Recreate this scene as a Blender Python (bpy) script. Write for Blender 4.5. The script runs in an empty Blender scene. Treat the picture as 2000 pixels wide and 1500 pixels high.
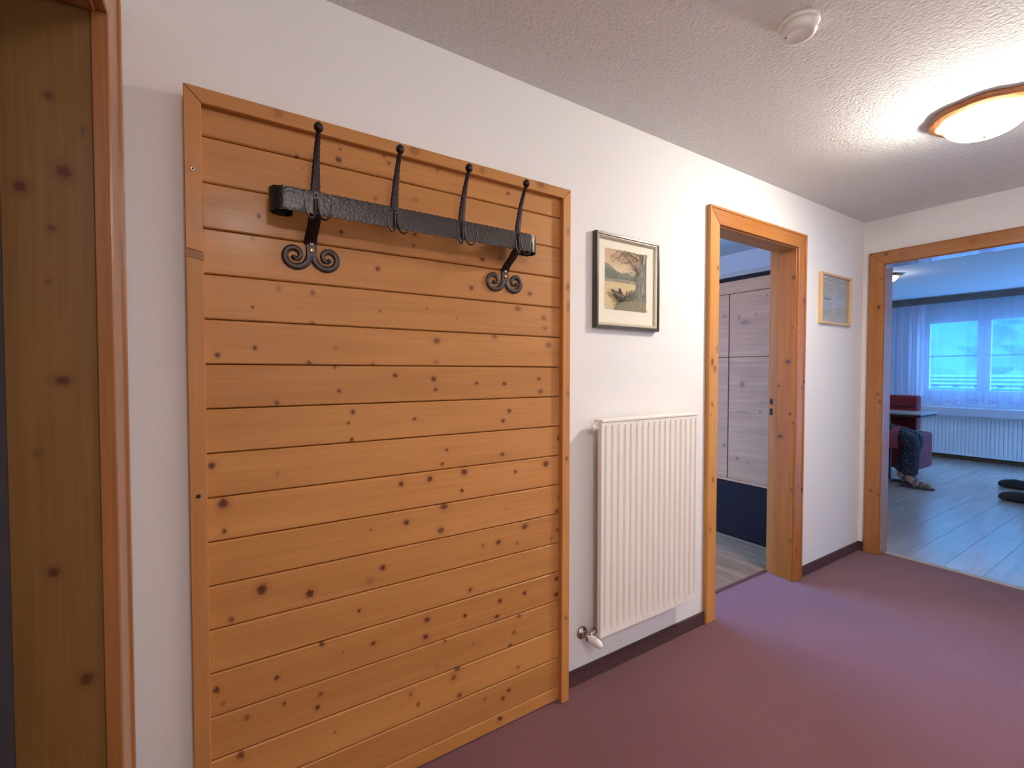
import bpy, bmesh, math, random
from mathutils import Matrix, Vector

S = bpy.context.scene
COL = S.collection
PI = math.pi

# ------------------------------------------------------------------ camera
CAM_LOC = (0.0, -1.42172, 1.28)
CAM_R, CAM_U, CAM_F = (0.840954, -0.541106, 0.000993), (0.012955, 0.021968, 0.999675), (0.540952, 0.840668, -0.025484)
cam_data = bpy.data.cameras.new('camera')
cam_data.sensor_fit = 'HORIZONTAL'
cam_data.sensor_width = 36.0
cam_data.lens = 36.0 * 898.341 / 2000.0
cam_data.clip_start = 0.02
cam_data.clip_end = 2000
cam_ob = bpy.data.objects.new('camera', cam_data)
COL.objects.link(cam_ob)
m = Matrix.Identity(4)
for i in range(3):
    m[i][0], m[i][1], m[i][2], m[i][3] = CAM_R[i], CAM_U[i], -CAM_F[i], CAM_LOC[i]
cam_ob.matrix_world = m
S.camera = cam_ob

# ------------------------------------------------------------------ world, exposure
LAMP_NEAR_DOOR = 160.0      # ceiling lamp seen in the photo
LAMP_BEHIND = 150.0        # its twin farther back in the hallway, behind the camera
LAMP_LIVING = 34.0
LAMP_BEDROOM_ADDED = 84.0
LAMP_COLOR = (1.0, 0.92, 0.79)
LAMP_BEHIND_COLOR = (1.0, 0.94, 0.93)
SKY_COLOR = (0.14, 0.42, 1.10)
SKY_STRENGTH = 13.0
world = bpy.data.worlds.new('world')
S.world = world
world.use_nodes = True
bg = world.node_tree.nodes['Background']
bg.inputs['Color'].default_value = SKY_COLOR + (1,)
bg.inputs['Strength'].default_value = SKY_STRENGTH
S.view_settings.view_transform = 'Standard'
S.view_settings.look = 'None'
S.view_settings.gamma = 1.0
S.view_settings.use_curve_mapping = False
S.view_settings.exposure = 0.0
S.cycles.max_bounces = 12
S.cycles.diffuse_bounces = 8
S.cycles.glossy_bounces = 4
S.cycles.transparent_max_bounces = 16
S.cycles.sample_clamp_indirect = 6.0
S.cycles.use_denoising = True
S.cycles.caustics_reflective = False
S.cycles.caustics_refractive = False

# ------------------------------------------------------------------ mesh helpers
ORIGIN = {}


class MB:
    """collects shapes in world coordinates, then links them as one mesh object"""

    def __init__(self):
        self.bm = bmesh.new()
        self.col = None

    def _mi(self, geom_faces, mi, smooth=False):
        for fc in geom_faces:
            fc.material_index = mi
            fc.smooth = smooth

    def box(self, x0, x1, y0, y1, z0, z1, bevel=0.0, mi=0, seg=1):
        t = bmesh.new()
        vs = [t.verts.new((x, y, z)) for x in (x0, x1) for y in (y0, y1) for z in (z0, z1)]
        for q in ((0, 1, 3, 2), (4, 6, 7, 5), (0, 4, 5, 1), (2, 3, 7, 6), (0, 2, 6, 4), (1, 5, 7, 3)):
            t.faces.new([vs[i] for i in q])
        bmesh.ops.recalc_face_normals(t, faces=t.faces)
        if bevel > 0:
            bmesh.ops.bevel(t, geom=list(t.edges), offset=bevel, segments=seg, affect='EDGES', profile=0.5)
        self.merge(t, mi, smooth=False)
        return self

    def merge(self, t, mi=0, smooth=False, mat=None):
        if mat is not None:
            bmesh.ops.transform(t, matrix=mat, verts=t.verts)
        mp = {v: self.bm.verts.new(v.co) for v in t.verts}
        for fc in t.faces:
            try:
                nf = self.bm.faces.new([mp[v] for v in fc.verts])
                nf.material_index = mi
                nf.smooth = smooth
            except ValueError:
                pass
        t.free()

    def prism(self, loop_a, loop_b, mi=0, bevel=0.0):
        """two matching 3-D loops joined by quads and capped"""
        t = bmesh.new()
        a = [t.verts.new(p) for p in loop_a]
        b = [t.verts.new(p) for p in loop_b]
        n = len(a)
        t.faces.new(a)
        t.faces.new(list(reversed(b)))
        for i in range(n):
            j = (i + 1) % n
            t.faces.new((a[j], a[i], b[i], b[j]))
        bmesh.ops.recalc_face_normals(t, faces=t.faces)
        if bevel > 0:
            bmesh.ops.bevel(t, geom=list(t.edges), offset=bevel, segments=1, affect='EDGES', profile=0.5)
        self.merge(t, mi)
        return self

    def tube(self, pts, radii, n=10, mi=0, flat=None, up=None, smooth=True):
        """sweep an ellipse along pts; radii one per point (a, or (a,b))"""
        t = bmesh.new()
        P = [Vector(p) for p in pts]
        rings = []
        nrm = Vector(up) if up else None
        for i, p in enumerate(P):
            d = (P[min(i + 1, len(P) - 1)] - P[max(i - 1, 0)]).normalized()
            if nrm is None:
                nrm = Vector((0, 0, 1)) if abs(d.z) < 0.9 else Vector((1, 0, 0))
            nn = nrm - d * nrm.dot(d)
            if nn.length < 1e-6:
                nn = Vector((1, 0, 0)) - d * d.x
            nn.normalize()
            if up is None:
                nrm = nn
            bb = d.cross(nn)
            r = radii[i] if isinstance(radii, (list, tuple)) else radii
            ra, rb = r if isinstance(r, (list, tuple)) else (r, r)
            rings.append([t.verts.new(p + nn * math.cos(2 * PI * k / n) * ra + bb * math.sin(2 * PI * k / n) * rb) for k in range(n)])
        for i in range(len(rings) - 1):
            for k in range(n):
                t.faces.new((rings[i][k], rings[i][(k + 1) % n], rings[i + 1][(k + 1) % n], rings[i + 1][k]))
        t.faces.new(list(reversed(rings[0])))
        t.faces.new(rings[-1])
        bmesh.ops.recalc_face_normals(t, faces=t.faces)
        self.merge(t, mi, smooth)
        return self

    def lathe(self, prof, loc=(0, 0, 0), n=24, mi=0, mat=None, smooth=True, rad=None):
        """revolve (r, z) profile about local z; rad(angle) scales the radius"""
        t = bmesh.new()
        rings = []
        for r, z in prof:
            if r < 1e-6:
                rings.append([t.verts.new((0, 0, z))])
            else:
                rings.append([t.verts.new((r * (rad(2 * PI * k / n) if rad else 1) * math.cos(2 * PI * k / n),
                                           r * (rad(2 * PI * k / n) if rad else 1) * math.sin(2 * PI * k / n), z)) for k in range(n)])
        for i in range(len(rings) - 1):
            A, B = rings[i], rings[i + 1]
            for k in range(n):
                k2 = (k + 1) % n
                if len(A) == 1 and len(B) == 1:
                    continue
                if len(A) == 1:
                    t.faces.new((A[0], B[k2], B[k]))
                elif len(B) == 1:
                    t.faces.new((A[k], A[k2], B[0]))
                else:
                    t.faces.new((A[k], A[k2], B[k2], B[k]))
        if len(rings[0]) > 1:
            t.faces.new(list(reversed(rings[0])))
        if len(rings[-1]) > 1:
            t.faces.new(rings[-1])
        bmesh.ops.recalc_face_normals(t, faces=t.faces)
        mm = Matrix.Translation(loc) @ (mat if mat is not None else Matrix.Identity(4))
        self.merge(t, mi, smooth, mm)
        return self

    def grid(self, fn, nu, nv, mi=0, smooth=True, thick=None):
        """surface fn(i/nu, j/nv) -> point; thick = vector offset to make it a closed slab"""
        t = bmesh.new()
        V = [[t.verts.new(fn(i / nu, j / nv)) for j in range(nv + 1)] for i in range(nu + 1)]
        for i in range(nu):
            for j in range(nv):
                t.faces.new((V[i][j], V[i + 1][j], V[i + 1][j + 1], V[i][j + 1]))
        if thick is not None:
            off = Vector(thick)
            W = [[t.verts.new(V[i][j].co + off) for j in range(nv + 1)] for i in range(nu + 1)]
            for i in range(nu):
                for j in range(nv):
                    t.faces.new((W[i][j], W[i][j + 1], W[i + 1][j + 1], W[i + 1][j]))
            for i in range(nu):
                t.faces.new((V[i][0], W[i][0], W[i + 1][0], V[i + 1][0]))
                t.faces.new((V[i][nv], V[i + 1][nv], W[i + 1][nv], W[i][nv]))
            for j in range(nv):
                t.faces.new((V[0][j], V[0][j + 1], W[0][j + 1], W[0][j]))
                t.faces.new((V[nu][j], W[nu][j], W[nu][j + 1], V[nu][j + 1]))
            bmesh.ops.recalc_face_normals(t, faces=t.faces)
        self.merge(t, mi, smooth)
        return self

    def build(self, name, mats, parent=None, origin=None, local=False, rename=None):
        me = bpy.data.meshes.new(name)
        par_o = ORIGIN.get(parent.name, Vector((0, 0, 0))) if parent else Vector((0, 0, 0))
        o_vec = par_o if origin is None else Vector(origin)
        if origin is None and parent is None:
            o_vec = Vector((0, 0, 0))
        if not local:
            bmesh.ops.translate(self.bm, vec=-o_vec, verts=self.bm.verts)
        self.bm.to_mesh(me)
        self.bm.free()
        for mt in (mats if isinstance(mats, (list, tuple)) else [mats]):
            me.materials.append(mt)
        o = bpy.data.objects.new(name, me)
        COL.objects.link(o)
        if parent:
            o.parent = parent
            o.location = (0, 0, 0) if local else o_vec - par_o
        else:
            o.location = o_vec
        ORIGIN[o.name] = o_vec
        return o


def box_ob(name, mats, parent, x0, x1, y0, y1, z0, z1, bevel=0.0, center=False):
    mb = MB()
    mb.box(min(x0, x1), max(x0, x1), min(y0, y1), max(y0, y1), min(z0, z1), max(z0, z1), bevel)
    org = ((x0 + x1) / 2, (y0 + y1) / 2, (z0 + z1) / 2) if center else None
    return mb.build(name, mats, parent, org)


def thing(name, label, cat, loc=(0, 0, 0), rz=0.0, group=None):
    o = bpy.data.objects.new(name, None)
    o.empty_display_size = 0.1
    COL.objects.link(o)
    o.location = loc
    o.rotation_euler = (0, 0, rz)
    ORIGIN[o.name] = Vector(loc)
    tag(o, label, cat, group)
    return o


def tag(o, label, cat, group=None):
    o['label'] = label
    o['category'] = cat
    if group:
        o['group'] = group
    return o


def struct_empty(name, loc=(0, 0, 0), label=None):
    o = bpy.data.objects.new(name, None)
    o.empty_display_size = 0.1
    COL.objects.link(o)
    o.location = loc
    ORIGIN[o.name] = Vector(loc)
    o['kind'] = 'structure'
    if label:
        o['label'] = label
    return o


def struct(o, label=None):
    o['kind'] = 'structure'
    if label:
        o['label'] = label
    return o


# ------------------------------------------------------------------ materials
def lin(r, g, b):
    f = lambda c: (c / 255 / 12.92) if c / 255 <= 0.04045 else ((c / 255 + 0.055) / 1.055) ** 2.4
    return (f(r), f(g), f(b), 1)


def new_mat(name):
    mt = bpy.data.materials.new(name)
    mt.use_nodes = True
    nt = mt.node_tree
    b = nt.nodes['Principled BSDF']
    return mt, nt, b


def N(nt, typ, **kw):
    n = nt.nodes.new(typ)
    for k, v in kw.items():
        setattr(n, k, v)
    return n


def plain(name, col, rough=0.5, metal=0.0, coat=0.0, spec=0.5, bump=0.0, bscale=200.0, var=0.0):
    mt, nt, b = new_mat(name)
    b.inputs['Base Color'].default_value = col
    b.inputs['Roughness'].default_value = rough
    b.inputs['Metallic'].default_value = metal
    b.inputs['Coat Weight'].default_value = coat
    b.inputs['Specular IOR Level'].default_value = spec
    if bump > 0 or var > 0:
        tc = N(nt, 'ShaderNodeTexCoord')
        no = N(nt, 'ShaderNodeTexNoise')
        no.inputs['Scale'].default_value = bscale
        no.inputs['Detail'].default_value = 4
        nt.links.new(tc.outputs['Object'], no.inputs['Vector'])
        if bump > 0:
            bp = N(nt, 'ShaderNodeBump')
            bp.inputs['Strength'].default_value = bump
            bp.inputs['Distance'].default_value = 0.004
            nt.links.new(no.outputs['Fac'], bp.inputs['Height'])
            nt.links.new(bp.outputs['Normal'], b.inputs['Normal'])
        if var > 0:
            mr = N(nt, 'ShaderNodeMapRange')
            mr.inputs['From Min'].default_value = 0.25
            mr.inputs['From Max'].default_value = 0.75
            mr.inputs['To Min'].default_value = 1 - var
            mr.inputs['To Max'].default_value = 1 + var
            nt.links.new(no.outputs['Fac'], mr.inputs['Value'])
            mx = N(nt, 'ShaderNodeVectorMath', operation='SCALE')
            mx.inputs[0].default_value = col[:3]
            nt.links.new(mr.outputs['Result'], mx.inputs['Scale'])
            nt.links.new(mx.outputs['Vector'], b.inputs['Base Color'])
    return mt


def pine(name, axis, plane, light, dark, knots=(), rough=0.5, coat=0.10, knot_col=(0.095, 0.024, 0.014), rnd=0.10, streak=1.0):
    """varnished softwood: streaks along axis, knots (a, b, ra, rb, strength) given in the object's own metres on plane"""
    mt, nt, b = new_mat(name)
    L = nt.links.new
    tc = N(nt, 'ShaderNodeTexCoord')
    oi = N(nt, 'ShaderNodeObjectInfo')
    off = N(nt, 'ShaderNodeVectorMath', operation='SCALE')
    off.inputs[0].default_value = (7.3, 11.1, 5.7)
    L(oi.outputs['Random'], off.inputs['Scale'])
    add = N(nt, 'ShaderNodeVectorMath', operation='ADD')
    L(tc.outputs['Object'], add.inputs[0])
    L(off.outputs['Vector'], add.inputs[1])
    def stretched(a, c):
        mp = N(nt, 'ShaderNodeVectorMath', operation='MULTIPLY')
        mp.inputs[1].default_value = [a if 'xyz'[i] == axis else c for i in range(3)]
        L(add.outputs['Vector'], mp.inputs[0])
        return mp.outputs['Vector']
    n1 = N(nt, 'ShaderNodeTexNoise')
    n1.inputs['Scale'].default_value = 1.0
    n1.inputs['Detail'].default_value = 3
    n1.inputs['Distortion'].default_value = 0.4
    L(stretched(3.0, 110.0), n1.inputs['Vector'])
    n2 = N(nt, 'ShaderNodeTexNoise')
    n2.inputs['Scale'].default_value = 1.0
    n2.inputs['Detail'].default_value = 2
    L(stretched(1.6, 14.0), n2.inputs['Vector'])
    mixn = N(nt, 'ShaderNodeMath', operation='MULTIPLY_ADD')
    L(n1.outputs['Fac'], mixn.inputs[0])
    mixn.inputs[1].default_value = 0.55 * streak
    m2 = N(nt, 'ShaderNodeMath', operation='MULTIPLY')
    L(n2.outputs['Fac'], m2.inputs[0])
    m2.inputs[1].default_value = 0.65
    L(m2.outputs['Value'], mixn.inputs[2])
    rampr = N(nt, 'ShaderNodeMapRange', interpolation_type='SMOOTHSTEP')
    rampr.inputs['From Min'].default_value = 0.32
    rampr.inputs['From Max'].default_value = 0.85
    L(mixn.outputs['Value'], rampr.inputs['Value'])
    mix = N(nt, 'ShaderNodeMix', data_type='RGBA')
    mix.inputs['A'].default_value = tuple(light) + (1,)
    mix.inputs['B'].default_value = tuple(dark) + (1,)
    L(rampr.outputs['Result'], mix.inputs['Factor'])
    rv = N(nt, 'ShaderNodeMapRange')
    rv.inputs['To Min'].default_value = 1 - rnd
    rv.inputs['To Max'].default_value = 1 + rnd
    L(oi.outputs['Random'], rv.inputs['Value'])
    sc = N(nt, 'ShaderNodeVectorMath', operation='SCALE')
    L(mix.outputs['Result'], sc.inputs[0])
    L(rv.outputs['Result'], sc.inputs['Scale'])
    cur = sc.outputs['Vector']
    if knots:
        ia, ib = 'xyz'.index(plane[0]), 'xyz'.index(plane[1])
        nz = N(nt, 'ShaderNodeTexNoise')
        nz.inputs['Scale'].default_value = 140
        nz.inputs['Detail'].default_value = 2
        L(tc.outputs['Object'], nz.inputs['Vector'])
        wob = N(nt, 'ShaderNodeMath', operation='MULTIPLY_ADD')
        L(nz.outputs['Fac'], wob.inputs[0])
        wob.inputs[1].default_value = 1.1
        wob.inputs[2].default_value = -0.55
        core = halo = None
        for (a, c, ra, rb, st) in knots:
            ma = N(nt, 'ShaderNodeVectorMath', operation='MULTIPLY_ADD')
            s3, o3 = [0, 0, 0], [0, 0, 0]
            s3[ia], s3[ib] = 1 / ra, 1 / rb
            o3[ia], o3[ib] = -a / ra, -c / rb
            ma.inputs[1].default_value = s3
            ma.inputs[2].default_value = o3
            L(tc.outputs['Object'], ma.inputs[0])
            ln = N(nt, 'ShaderNodeVectorMath', operation='LENGTH')
            L(ma.outputs['Vector'], ln.inputs[0])
            aw = N(nt, 'ShaderNodeMath', operation='ADD')
            L(ln.outputs['Value'], aw.inputs[0])
            L(wob.outputs['Value'], aw.inputs[1])
            for kind in (0, 1):
                mr = N(nt, 'ShaderNodeMapRange', interpolation_type='SMOOTHSTEP')
                mr.inputs['From Min'].default_value = 1.25 if kind == 0 else 2.6
                mr.inputs['From Max'].default_value = 0.45 if kind == 0 else 0.8
                mr.inputs['To Max'].default_value = st * (0.95 if kind == 0 else 0.30)
                L(aw.outputs['Value'], mr.inputs['Value'])
                prev = core if kind == 0 else halo
                if prev is None:
                    now = mr.outputs['Result']
                else:
                    mxx = N(nt, 'ShaderNodeMath', operation='MAXIMUM')
                    L(prev, mxx.inputs[0])
                    L(mr.outputs['Result'], mxx.inputs[1])
                    now = mxx.outputs['Value']
                if kind == 0:
                    core = now
                else:
                    halo = now
        h = N(nt, 'ShaderNodeMix', data_type='RGBA')
        h.inputs['B'].default_value = (dark[0] * 0.62, dark[1] * 0.5, dark[2] * 0.6, 1)
        L(halo, h.inputs['Factor'])
        L(cur, h.inputs['A'])
        k = N(nt, 'ShaderNodeMix', data_type='RGBA')
        k.inputs['B'].default_value = tuple(knot_col) + (1,)
        L(core, k.inputs['Factor'])
        L(h.outputs['Result'], k.inputs['A'])
        cur = k.outputs['Result']
    L(cur, b.inputs['Base Color'])
    b.inputs['Roughness'].default_value = rough
    b.inputs['Specular IOR Level'].default_value = 0.3
    b.inputs['Coat Weight'].default_value = coat
    b.inputs['Coat Roughness'].default_value = 0.2
    bp = N(nt, 'ShaderNodeBump')
    bp.inputs['Strength'].default_value = 0.12
    bp.inputs['Distance'].default_value = 0.001
    L(n1.outputs['Fac'], bp.inputs['Height'])
    L(bp.outputs['Normal'], b.inputs['Normal'])
    return mt


def plaster(name, col, scale, strength, dist, rough=0.9, coarse=0.0):
    mt, nt, b = new_mat(name)
    L = nt.links.new
    tc = N(nt, 'ShaderNodeTexCoord')
    n1 = N(nt, 'ShaderNodeTexNoise')
    n1.inputs['Scale'].default_value = scale
    n1.inputs['Detail'].default_value = 5
    n1.inputs['Roughness'].default_value = 0.6
    L(tc.outputs['Object'], n1.inputs['Vector'])
    hgt = n1.outputs['Fac']
    if coarse > 0:
        v = N(nt, 'ShaderNodeTexVoronoi')
        v.inputs['Scale'].default_value = scale * 0.9
        v.feature = 'SMOOTH_F1'
        L(tc.outputs['Object'], v.inputs['Vector'])
        n2 = N(nt, 'ShaderNodeTexNoise')
        n2.inputs['Scale'].default_value = scale * 0.12
        n2.inputs['Detail'].default_value = 2
        L(tc.outputs['Object'], n2.inputs['Vector'])
        a = N(nt, 'ShaderNodeMath', operation='MULTIPLY')
        L(v.outputs['Distance'], a.inputs[0])
        L(n2.outputs['Fac'], a.inputs[1])
        s = N(nt, 'ShaderNodeMath', operation='MULTIPLY_ADD')
        L(a.outputs['Value'], s.inputs[0])
        s.inputs[1].default_value = -coarse
        L(n1.outputs['Fac'], s.inputs[2])
        hgt = s.outputs['Value']
    bp = N(nt, 'ShaderNodeBump')
    bp.inputs['Strength'].default_value = strength
    bp.inputs['Distance'].default_value = dist
    L(hgt, bp.inputs['Height'])
    L(bp.outputs['Normal'], b.inputs['Normal'])
    b.inputs['Base Color'].default_value = col
    b.inputs['Roughness'].default_value = rough
    b.inputs['Specular IOR Level'].default_value = 0.2
    return mt


def carpet_mat():
    mt, nt, b = new_mat('plum_carpet')
    L = nt.links.new
    tc = N(nt, 'ShaderNodeTexCoord')
    n1 = N(nt, 'ShaderNodeTexNoise')
    n1.inputs['Scale'].default_value = 330
    n1.inputs['Detail'].default_value = 3
    L(tc.outputs['Object'], n1.inputs['Vector'])
    n2 = N(nt, 'ShaderNodeTexNoise')
    n2.inputs['Scale'].default_value = 1.7
    n2.inputs['Detail'].default_value = 2
    L(tc.outputs['Object'], n2.inputs['Vector'])
    w = N(nt, 'ShaderNodeTexWave')
    w.inputs['Scale'].default_value = 55
    w.inputs['Distortion'].default_value = 2.0
    w.inputs['Detail'].default_value = 2
    w.bands_direction = 'Y'
    L(tc.outputs['Object'], w.inputs['Vector'])
    s = N(nt, 'ShaderNodeMath', operation='MULTIPLY_ADD')
    L(w.outputs['Fac'], s.inputs[0])
    s.inputs[1].default_value = 0.22
    L(n1.outputs['Fac'], s.inputs[2])
    s2 = N(nt, 'ShaderNodeMath', operation='MULTIPLY_ADD')
    L(n2.outputs['Fac'], s2.inputs[0])
    s2.inputs[1].default_value = 0.35
    L(s.outputs['Value'], s2.inputs[2])
    mr = N(nt, 'ShaderNodeMapRange')
    mr.inputs['From Min'].default_value = 0.45
    mr.inputs['From Max'].default_value = 1.1
    L(s2.outputs['Value'], mr.inputs['Value'])
    mix = N(nt, 'ShaderNodeMix', data_type='RGBA')
    mix.inputs['A'].default_value = (0.100, 0.036, 0.045, 1)
    mix.inputs['B'].default_value = (0.200, 0.077, 0.094, 1)
    L(mr.outputs['Result'], mix.inputs['Factor'])
    L(mix.outputs['Result'], b.inputs['Base Color'])
    b.inputs['Roughness'].default_value = 1.0
    b.inputs['Specular IOR Level'].default_value = 0.1
    b.inputs['Sheen Weight'].default_value = 0.25
    bp = N(nt, 'ShaderNodeBump')
    bp.inputs['Strength'].default_value = 0.5
    bp.inputs['Distance'].default_value = 0.004
    L(s.outputs['Value'], bp.inputs['Height'])
    L(bp.outputs['Normal'], b.inputs['Normal'])
    return mt


def emit(name, col, strength, lean=None):
    """glowing glass; lean = direction in which the emission is made stronger"""
    mt = bpy.data.materials.new(name)
    mt.use_nodes = True
    nt = mt.node_tree
    nt.nodes.clear()
    o = N(nt, 'ShaderNodeOutputMaterial')
    e = N(nt, 'ShaderNodeEmission')
    e.inputs['Color'].default_value = tuple(col) + (1,)
    e.inputs['Strength'].default_value = strength
    if lean:  # emission weighted toward one side of the dome
        tc = N(nt, 'ShaderNodeTexCoord')
        d = N(nt, 'ShaderNodeVectorMath', operation='DOT_PRODUCT')
        d.inputs[1].default_value = (lean[0], lean[1], 0)
        nt.links.new(tc.outputs['Object'], d.inputs[0])
        mr = N(nt, 'ShaderNodeMapRange')
        mr.inputs['From Min'].default_value = -0.12
        mr.inputs['From Max'].default_value = 0.12
        nt.links.new(d.outputs['Value'], mr.inputs['Value'])
        sq = N(nt, 'ShaderNodeMath', operation='POWER')
        nt.links.new(mr.outputs['Result'], sq.inputs[0])
        sq.inputs[1].default_value = 2.0
        ad = N(nt, 'ShaderNodeMath', operation='MULTIPLY_ADD')
        nt.links.new(sq.outputs['Value'], ad.inputs[0])
        ad.inputs[1].default_value = strength * 2.9
        ad.inputs[2].default_value = strength * 0.16
        nt.links.new(ad.outputs['Value'], e.inputs['Strength'])
    nt.links.new(e.outputs['Emission'], o.inputs['Surface'])
    return mt


def glass_mat(name, rough=0.02, ior=1.5):
    """thin pane: see-through with a Fresnel reflection"""
    mt = bpy.data.materials.new(name)
    mt.use_nodes = True
    nt = mt.node_tree
    nt.nodes.clear()
    o = N(nt, 'ShaderNodeOutputMaterial')
    tr = N(nt, 'ShaderNodeBsdfTransparent')
    gl = N(nt, 'ShaderNodeBsdfGlossy')
    gl.inputs['Roughness'].default_value = rough
    fr = N(nt, 'ShaderNodeFresnel')
    fr.inputs['IOR'].default_value = ior
    mx = N(nt, 'ShaderNodeMixShader')
    ge = N(nt, 'ShaderNodeNewGeometry')
    iv = N(nt, 'ShaderNodeMath', operation='SUBTRACT')
    iv.inputs[0].default_value = 1.0
    nt.links.new(ge.outputs['Backfacing'], iv.inputs[1])
    mu = N(nt, 'ShaderNodeMath', operation='MULTIPLY')
    nt.links.new(fr.outputs['Fac'], mu.inputs[0])
    nt.links.new(iv.outputs['Value'], mu.inputs[1])
    nt.links.new(mu.outputs['Value'], mx.inputs['Fac'])
    nt.links.new(tr.outputs['BSDF'], mx.inputs[1])
    nt.links.new(gl.outputs['BSDF'], mx.inputs[2])
    nt.links.new(mx.outputs['Shader'], o.inputs['Surface'])
    return mt


def cloth_mat(name, col, clear, translu, var=0.0):
    """curtain cloth: partly see-through, partly translucent"""
    mt = bpy.data.materials.new(name)
    mt.use_nodes = True
    nt = mt.node_tree
    nt.nodes.clear()
    o = N(nt, 'ShaderNodeOutputMaterial')
    tr = N(nt, 'ShaderNodeBsdfTransparent')
    tl = N(nt, 'ShaderNodeBsdfTranslucent')
    tl.inputs['Color'].default_value = col
    df = N(nt, 'ShaderNodeBsdfDiffuse')
    df.inputs['Color'].default_value = col
    m1 = N(nt, 'ShaderNodeMixShader')
    m1.inputs['Fac'].default_value = translu
    nt.links.new(df.outputs['BSDF'], m1.inputs[1])
    nt.links.new(tl.outputs['BSDF'], m1.inputs[2])
    m2 = N(nt, 'ShaderNodeMixShader')
    m2.inputs['Fac'].default_value = clear
    nt.links.new(m1.outputs['Shader'], m2.inputs[1])
    nt.links.new(tr.outputs['BSDF'], m2.inputs[2])
    nt.links.new(m2.outputs['Shader'], o.inputs['Surface'])
    return mt


def vcol_mat(name, rough=0.8):
    mt, nt, b = new_mat(name)
    a = N(nt, 'ShaderNodeAttribute')
    a.attribute_name = 'ink'
    nt.links.new(a.outputs['Color'], b.inputs['Base Color'])
    b.inputs['Roughness'].default_value = rough
    b.inputs['Specular IOR Level'].default_value = 0.1
    return mt


def laminate(name, axis, light, dark, rough, coat=0.0):
    return pine(name, axis, 'xy', light, dark, (), rough, coat, rnd=0.06)


M = {}
M['wall'] = plaster('white_wall_paint', (0.80, 0.785, 0.775, 1), 90, 0.12, 0.003)
M['ceiling'] = plaster('rough_white_plaster', (0.80, 0.785, 0.755, 1), 90, 0.9, 0.010, coarse=0.9)
M['ceiling2'] = plaster('smooth_white_ceiling', (0.80, 0.80, 0.80, 1), 60, 0.1, 0.002)
M['carpet'] = carpet_mat()
M['skirting'] = plain('dark_plum_skirting', (0.075, 0.026, 0.030, 1), 0.8, bump=0.3, bscale=250, var=0.15)
M['skirting_cap'] = plain('dark_brown_skirting_cap', (0.050, 0.026, 0.020, 1), 0.6)
PL, PD = (0.53, 0.235, 0.070), (0.43, 0.178, 0.048)      # panel pine
OL, OD = (0.52, 0.205, 0.045), (0.40, 0.140, 0.026)      # orange door pine
M['pine_z'] = pine('panel_pine_upright', 'z', 'xz', (0.52, 0.232, 0.076), (0.43, 0.180, 0.054))
M['pine_x'] = pine('panel_pine_level', 'x', 'xz', (0.52, 0.232, 0.076), (0.43, 0.180, 0.054))
M['door_z'] = pine('door_pine_upright', 'z', 'xz', OL, OD, rough=0.4, coat=0.15)
M['door_y'] = pine('door_pine_across', 'y', 'xz', OL, OD, rough=0.4, coat=0.15)
M['door_x'] = pine('door_pine_level', 'x', 'xz', OL, OD, rough=0.4, coat=0.15)
M['iron'] = plain('blackened_iron', (0.062, 0.054, 0.052, 1), 0.34, metal=0.8, bump=0.35, bscale=130)
M['iron_dark'] = plain('dark_red_black_iron', (0.020, 0.008, 0.010, 1), 0.42, metal=0.4, bump=0.5, bscale=160)
M['iron_scroll'] = plain('grey_worn_iron', (0.060, 0.045, 0.042, 1), 0.42, metal=0.6, bump=0.3, bscale=120)
M['steel'] = plain('bright_steel', (0.75, 0.72, 0.66, 1), 0.3, metal=0.9)
M['brass'] = plain('brass', (0.70, 0.48, 0.20, 1), 0.3, metal=1.0)
M['hole'] = plain('dark_recess', (0.02, 0.012, 0.01, 1), 0.8)
M['chrome'] = plain('aged_chrome', (0.50, 0.45, 0.42, 1), 0.18, metal=1.0)
M['rad'] = plain('cream_radiator_enamel', (0.84, 0.79, 0.715, 1), 0.4, coat=0.1)
M['rad2'] = plain('white_radiator_enamel', (0.80, 0.80, 0.78, 1), 0.4)
M['white_plastic'] = plain('white_plastic', (0.82, 0.80, 0.77, 1), 0.35)
M['grey_mark'] = plain('grey_moulded_mark', (0.45, 0.44, 0.42, 1), 0.5)
M['detector'] = plain('ivory_plastic', (0.72, 0.70, 0.64, 1), 0.45)

# ------------------------------------------------------------------ room shell
XL, XR = -0.20, 3.90          # hallway side walls
YB, YF = 0.0, -1.95           # coat-rack wall and the wall opposite
YR, XC = -3.6, 1.25           # the hallway goes on behind the camera as far as YR, left of XC
H = 2.346
WT = 0.15                     # thickness of the coat-rack wall
XP = 4.02                     # living room face of the partition
XW = 9.25                     # window wall of the living room
LY0, LY1 = -2.9, 2.3          # living room sides
LH = 2.42
BX0, BY1 = 0.9, 2.35           # bedroom
D1 = (2.155, 2.955, 2.03)     # bedroom door opening: x0, x1, top
D2 = (-1.05, -0.125, 2.03)    # living room door opening: y0, y1, top
D3 = (-1.00, -0.15, 2.02)     # side door opening: y0, y1, top

# coat-rack wall with the bedroom opening
mb = MB()
mb.box(XL - 0.15, D1[0] - 0.034, YB, YB + WT, 0, H)
mb.box(D1[1] + 0.034, XR, YB, YB + WT, 0, H)
mb.box(D1[0] - 0.034, D1[1] + 0.034, YB, YB + WT, D1[2] + 0.034, H)
struct(mb.build('wall_back', M['wall']), 'white painted wall with the wood panel and bedroom door')
# partition to the living room
mb = MB()
mb.box(XR, XP, D2[1] + 0.019, BY1, 0, LH)
mb.box(XR, XP, LY0, D2[0] - 0.019, 0, LH)
mb.box(XR, XP, D2[0] - 0.019, D2[1] + 0.019, D2[2] + 0.019, LH)
struct(mb.build('wall_right', M['wall']), 'white end wall with the living room doorway')
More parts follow.
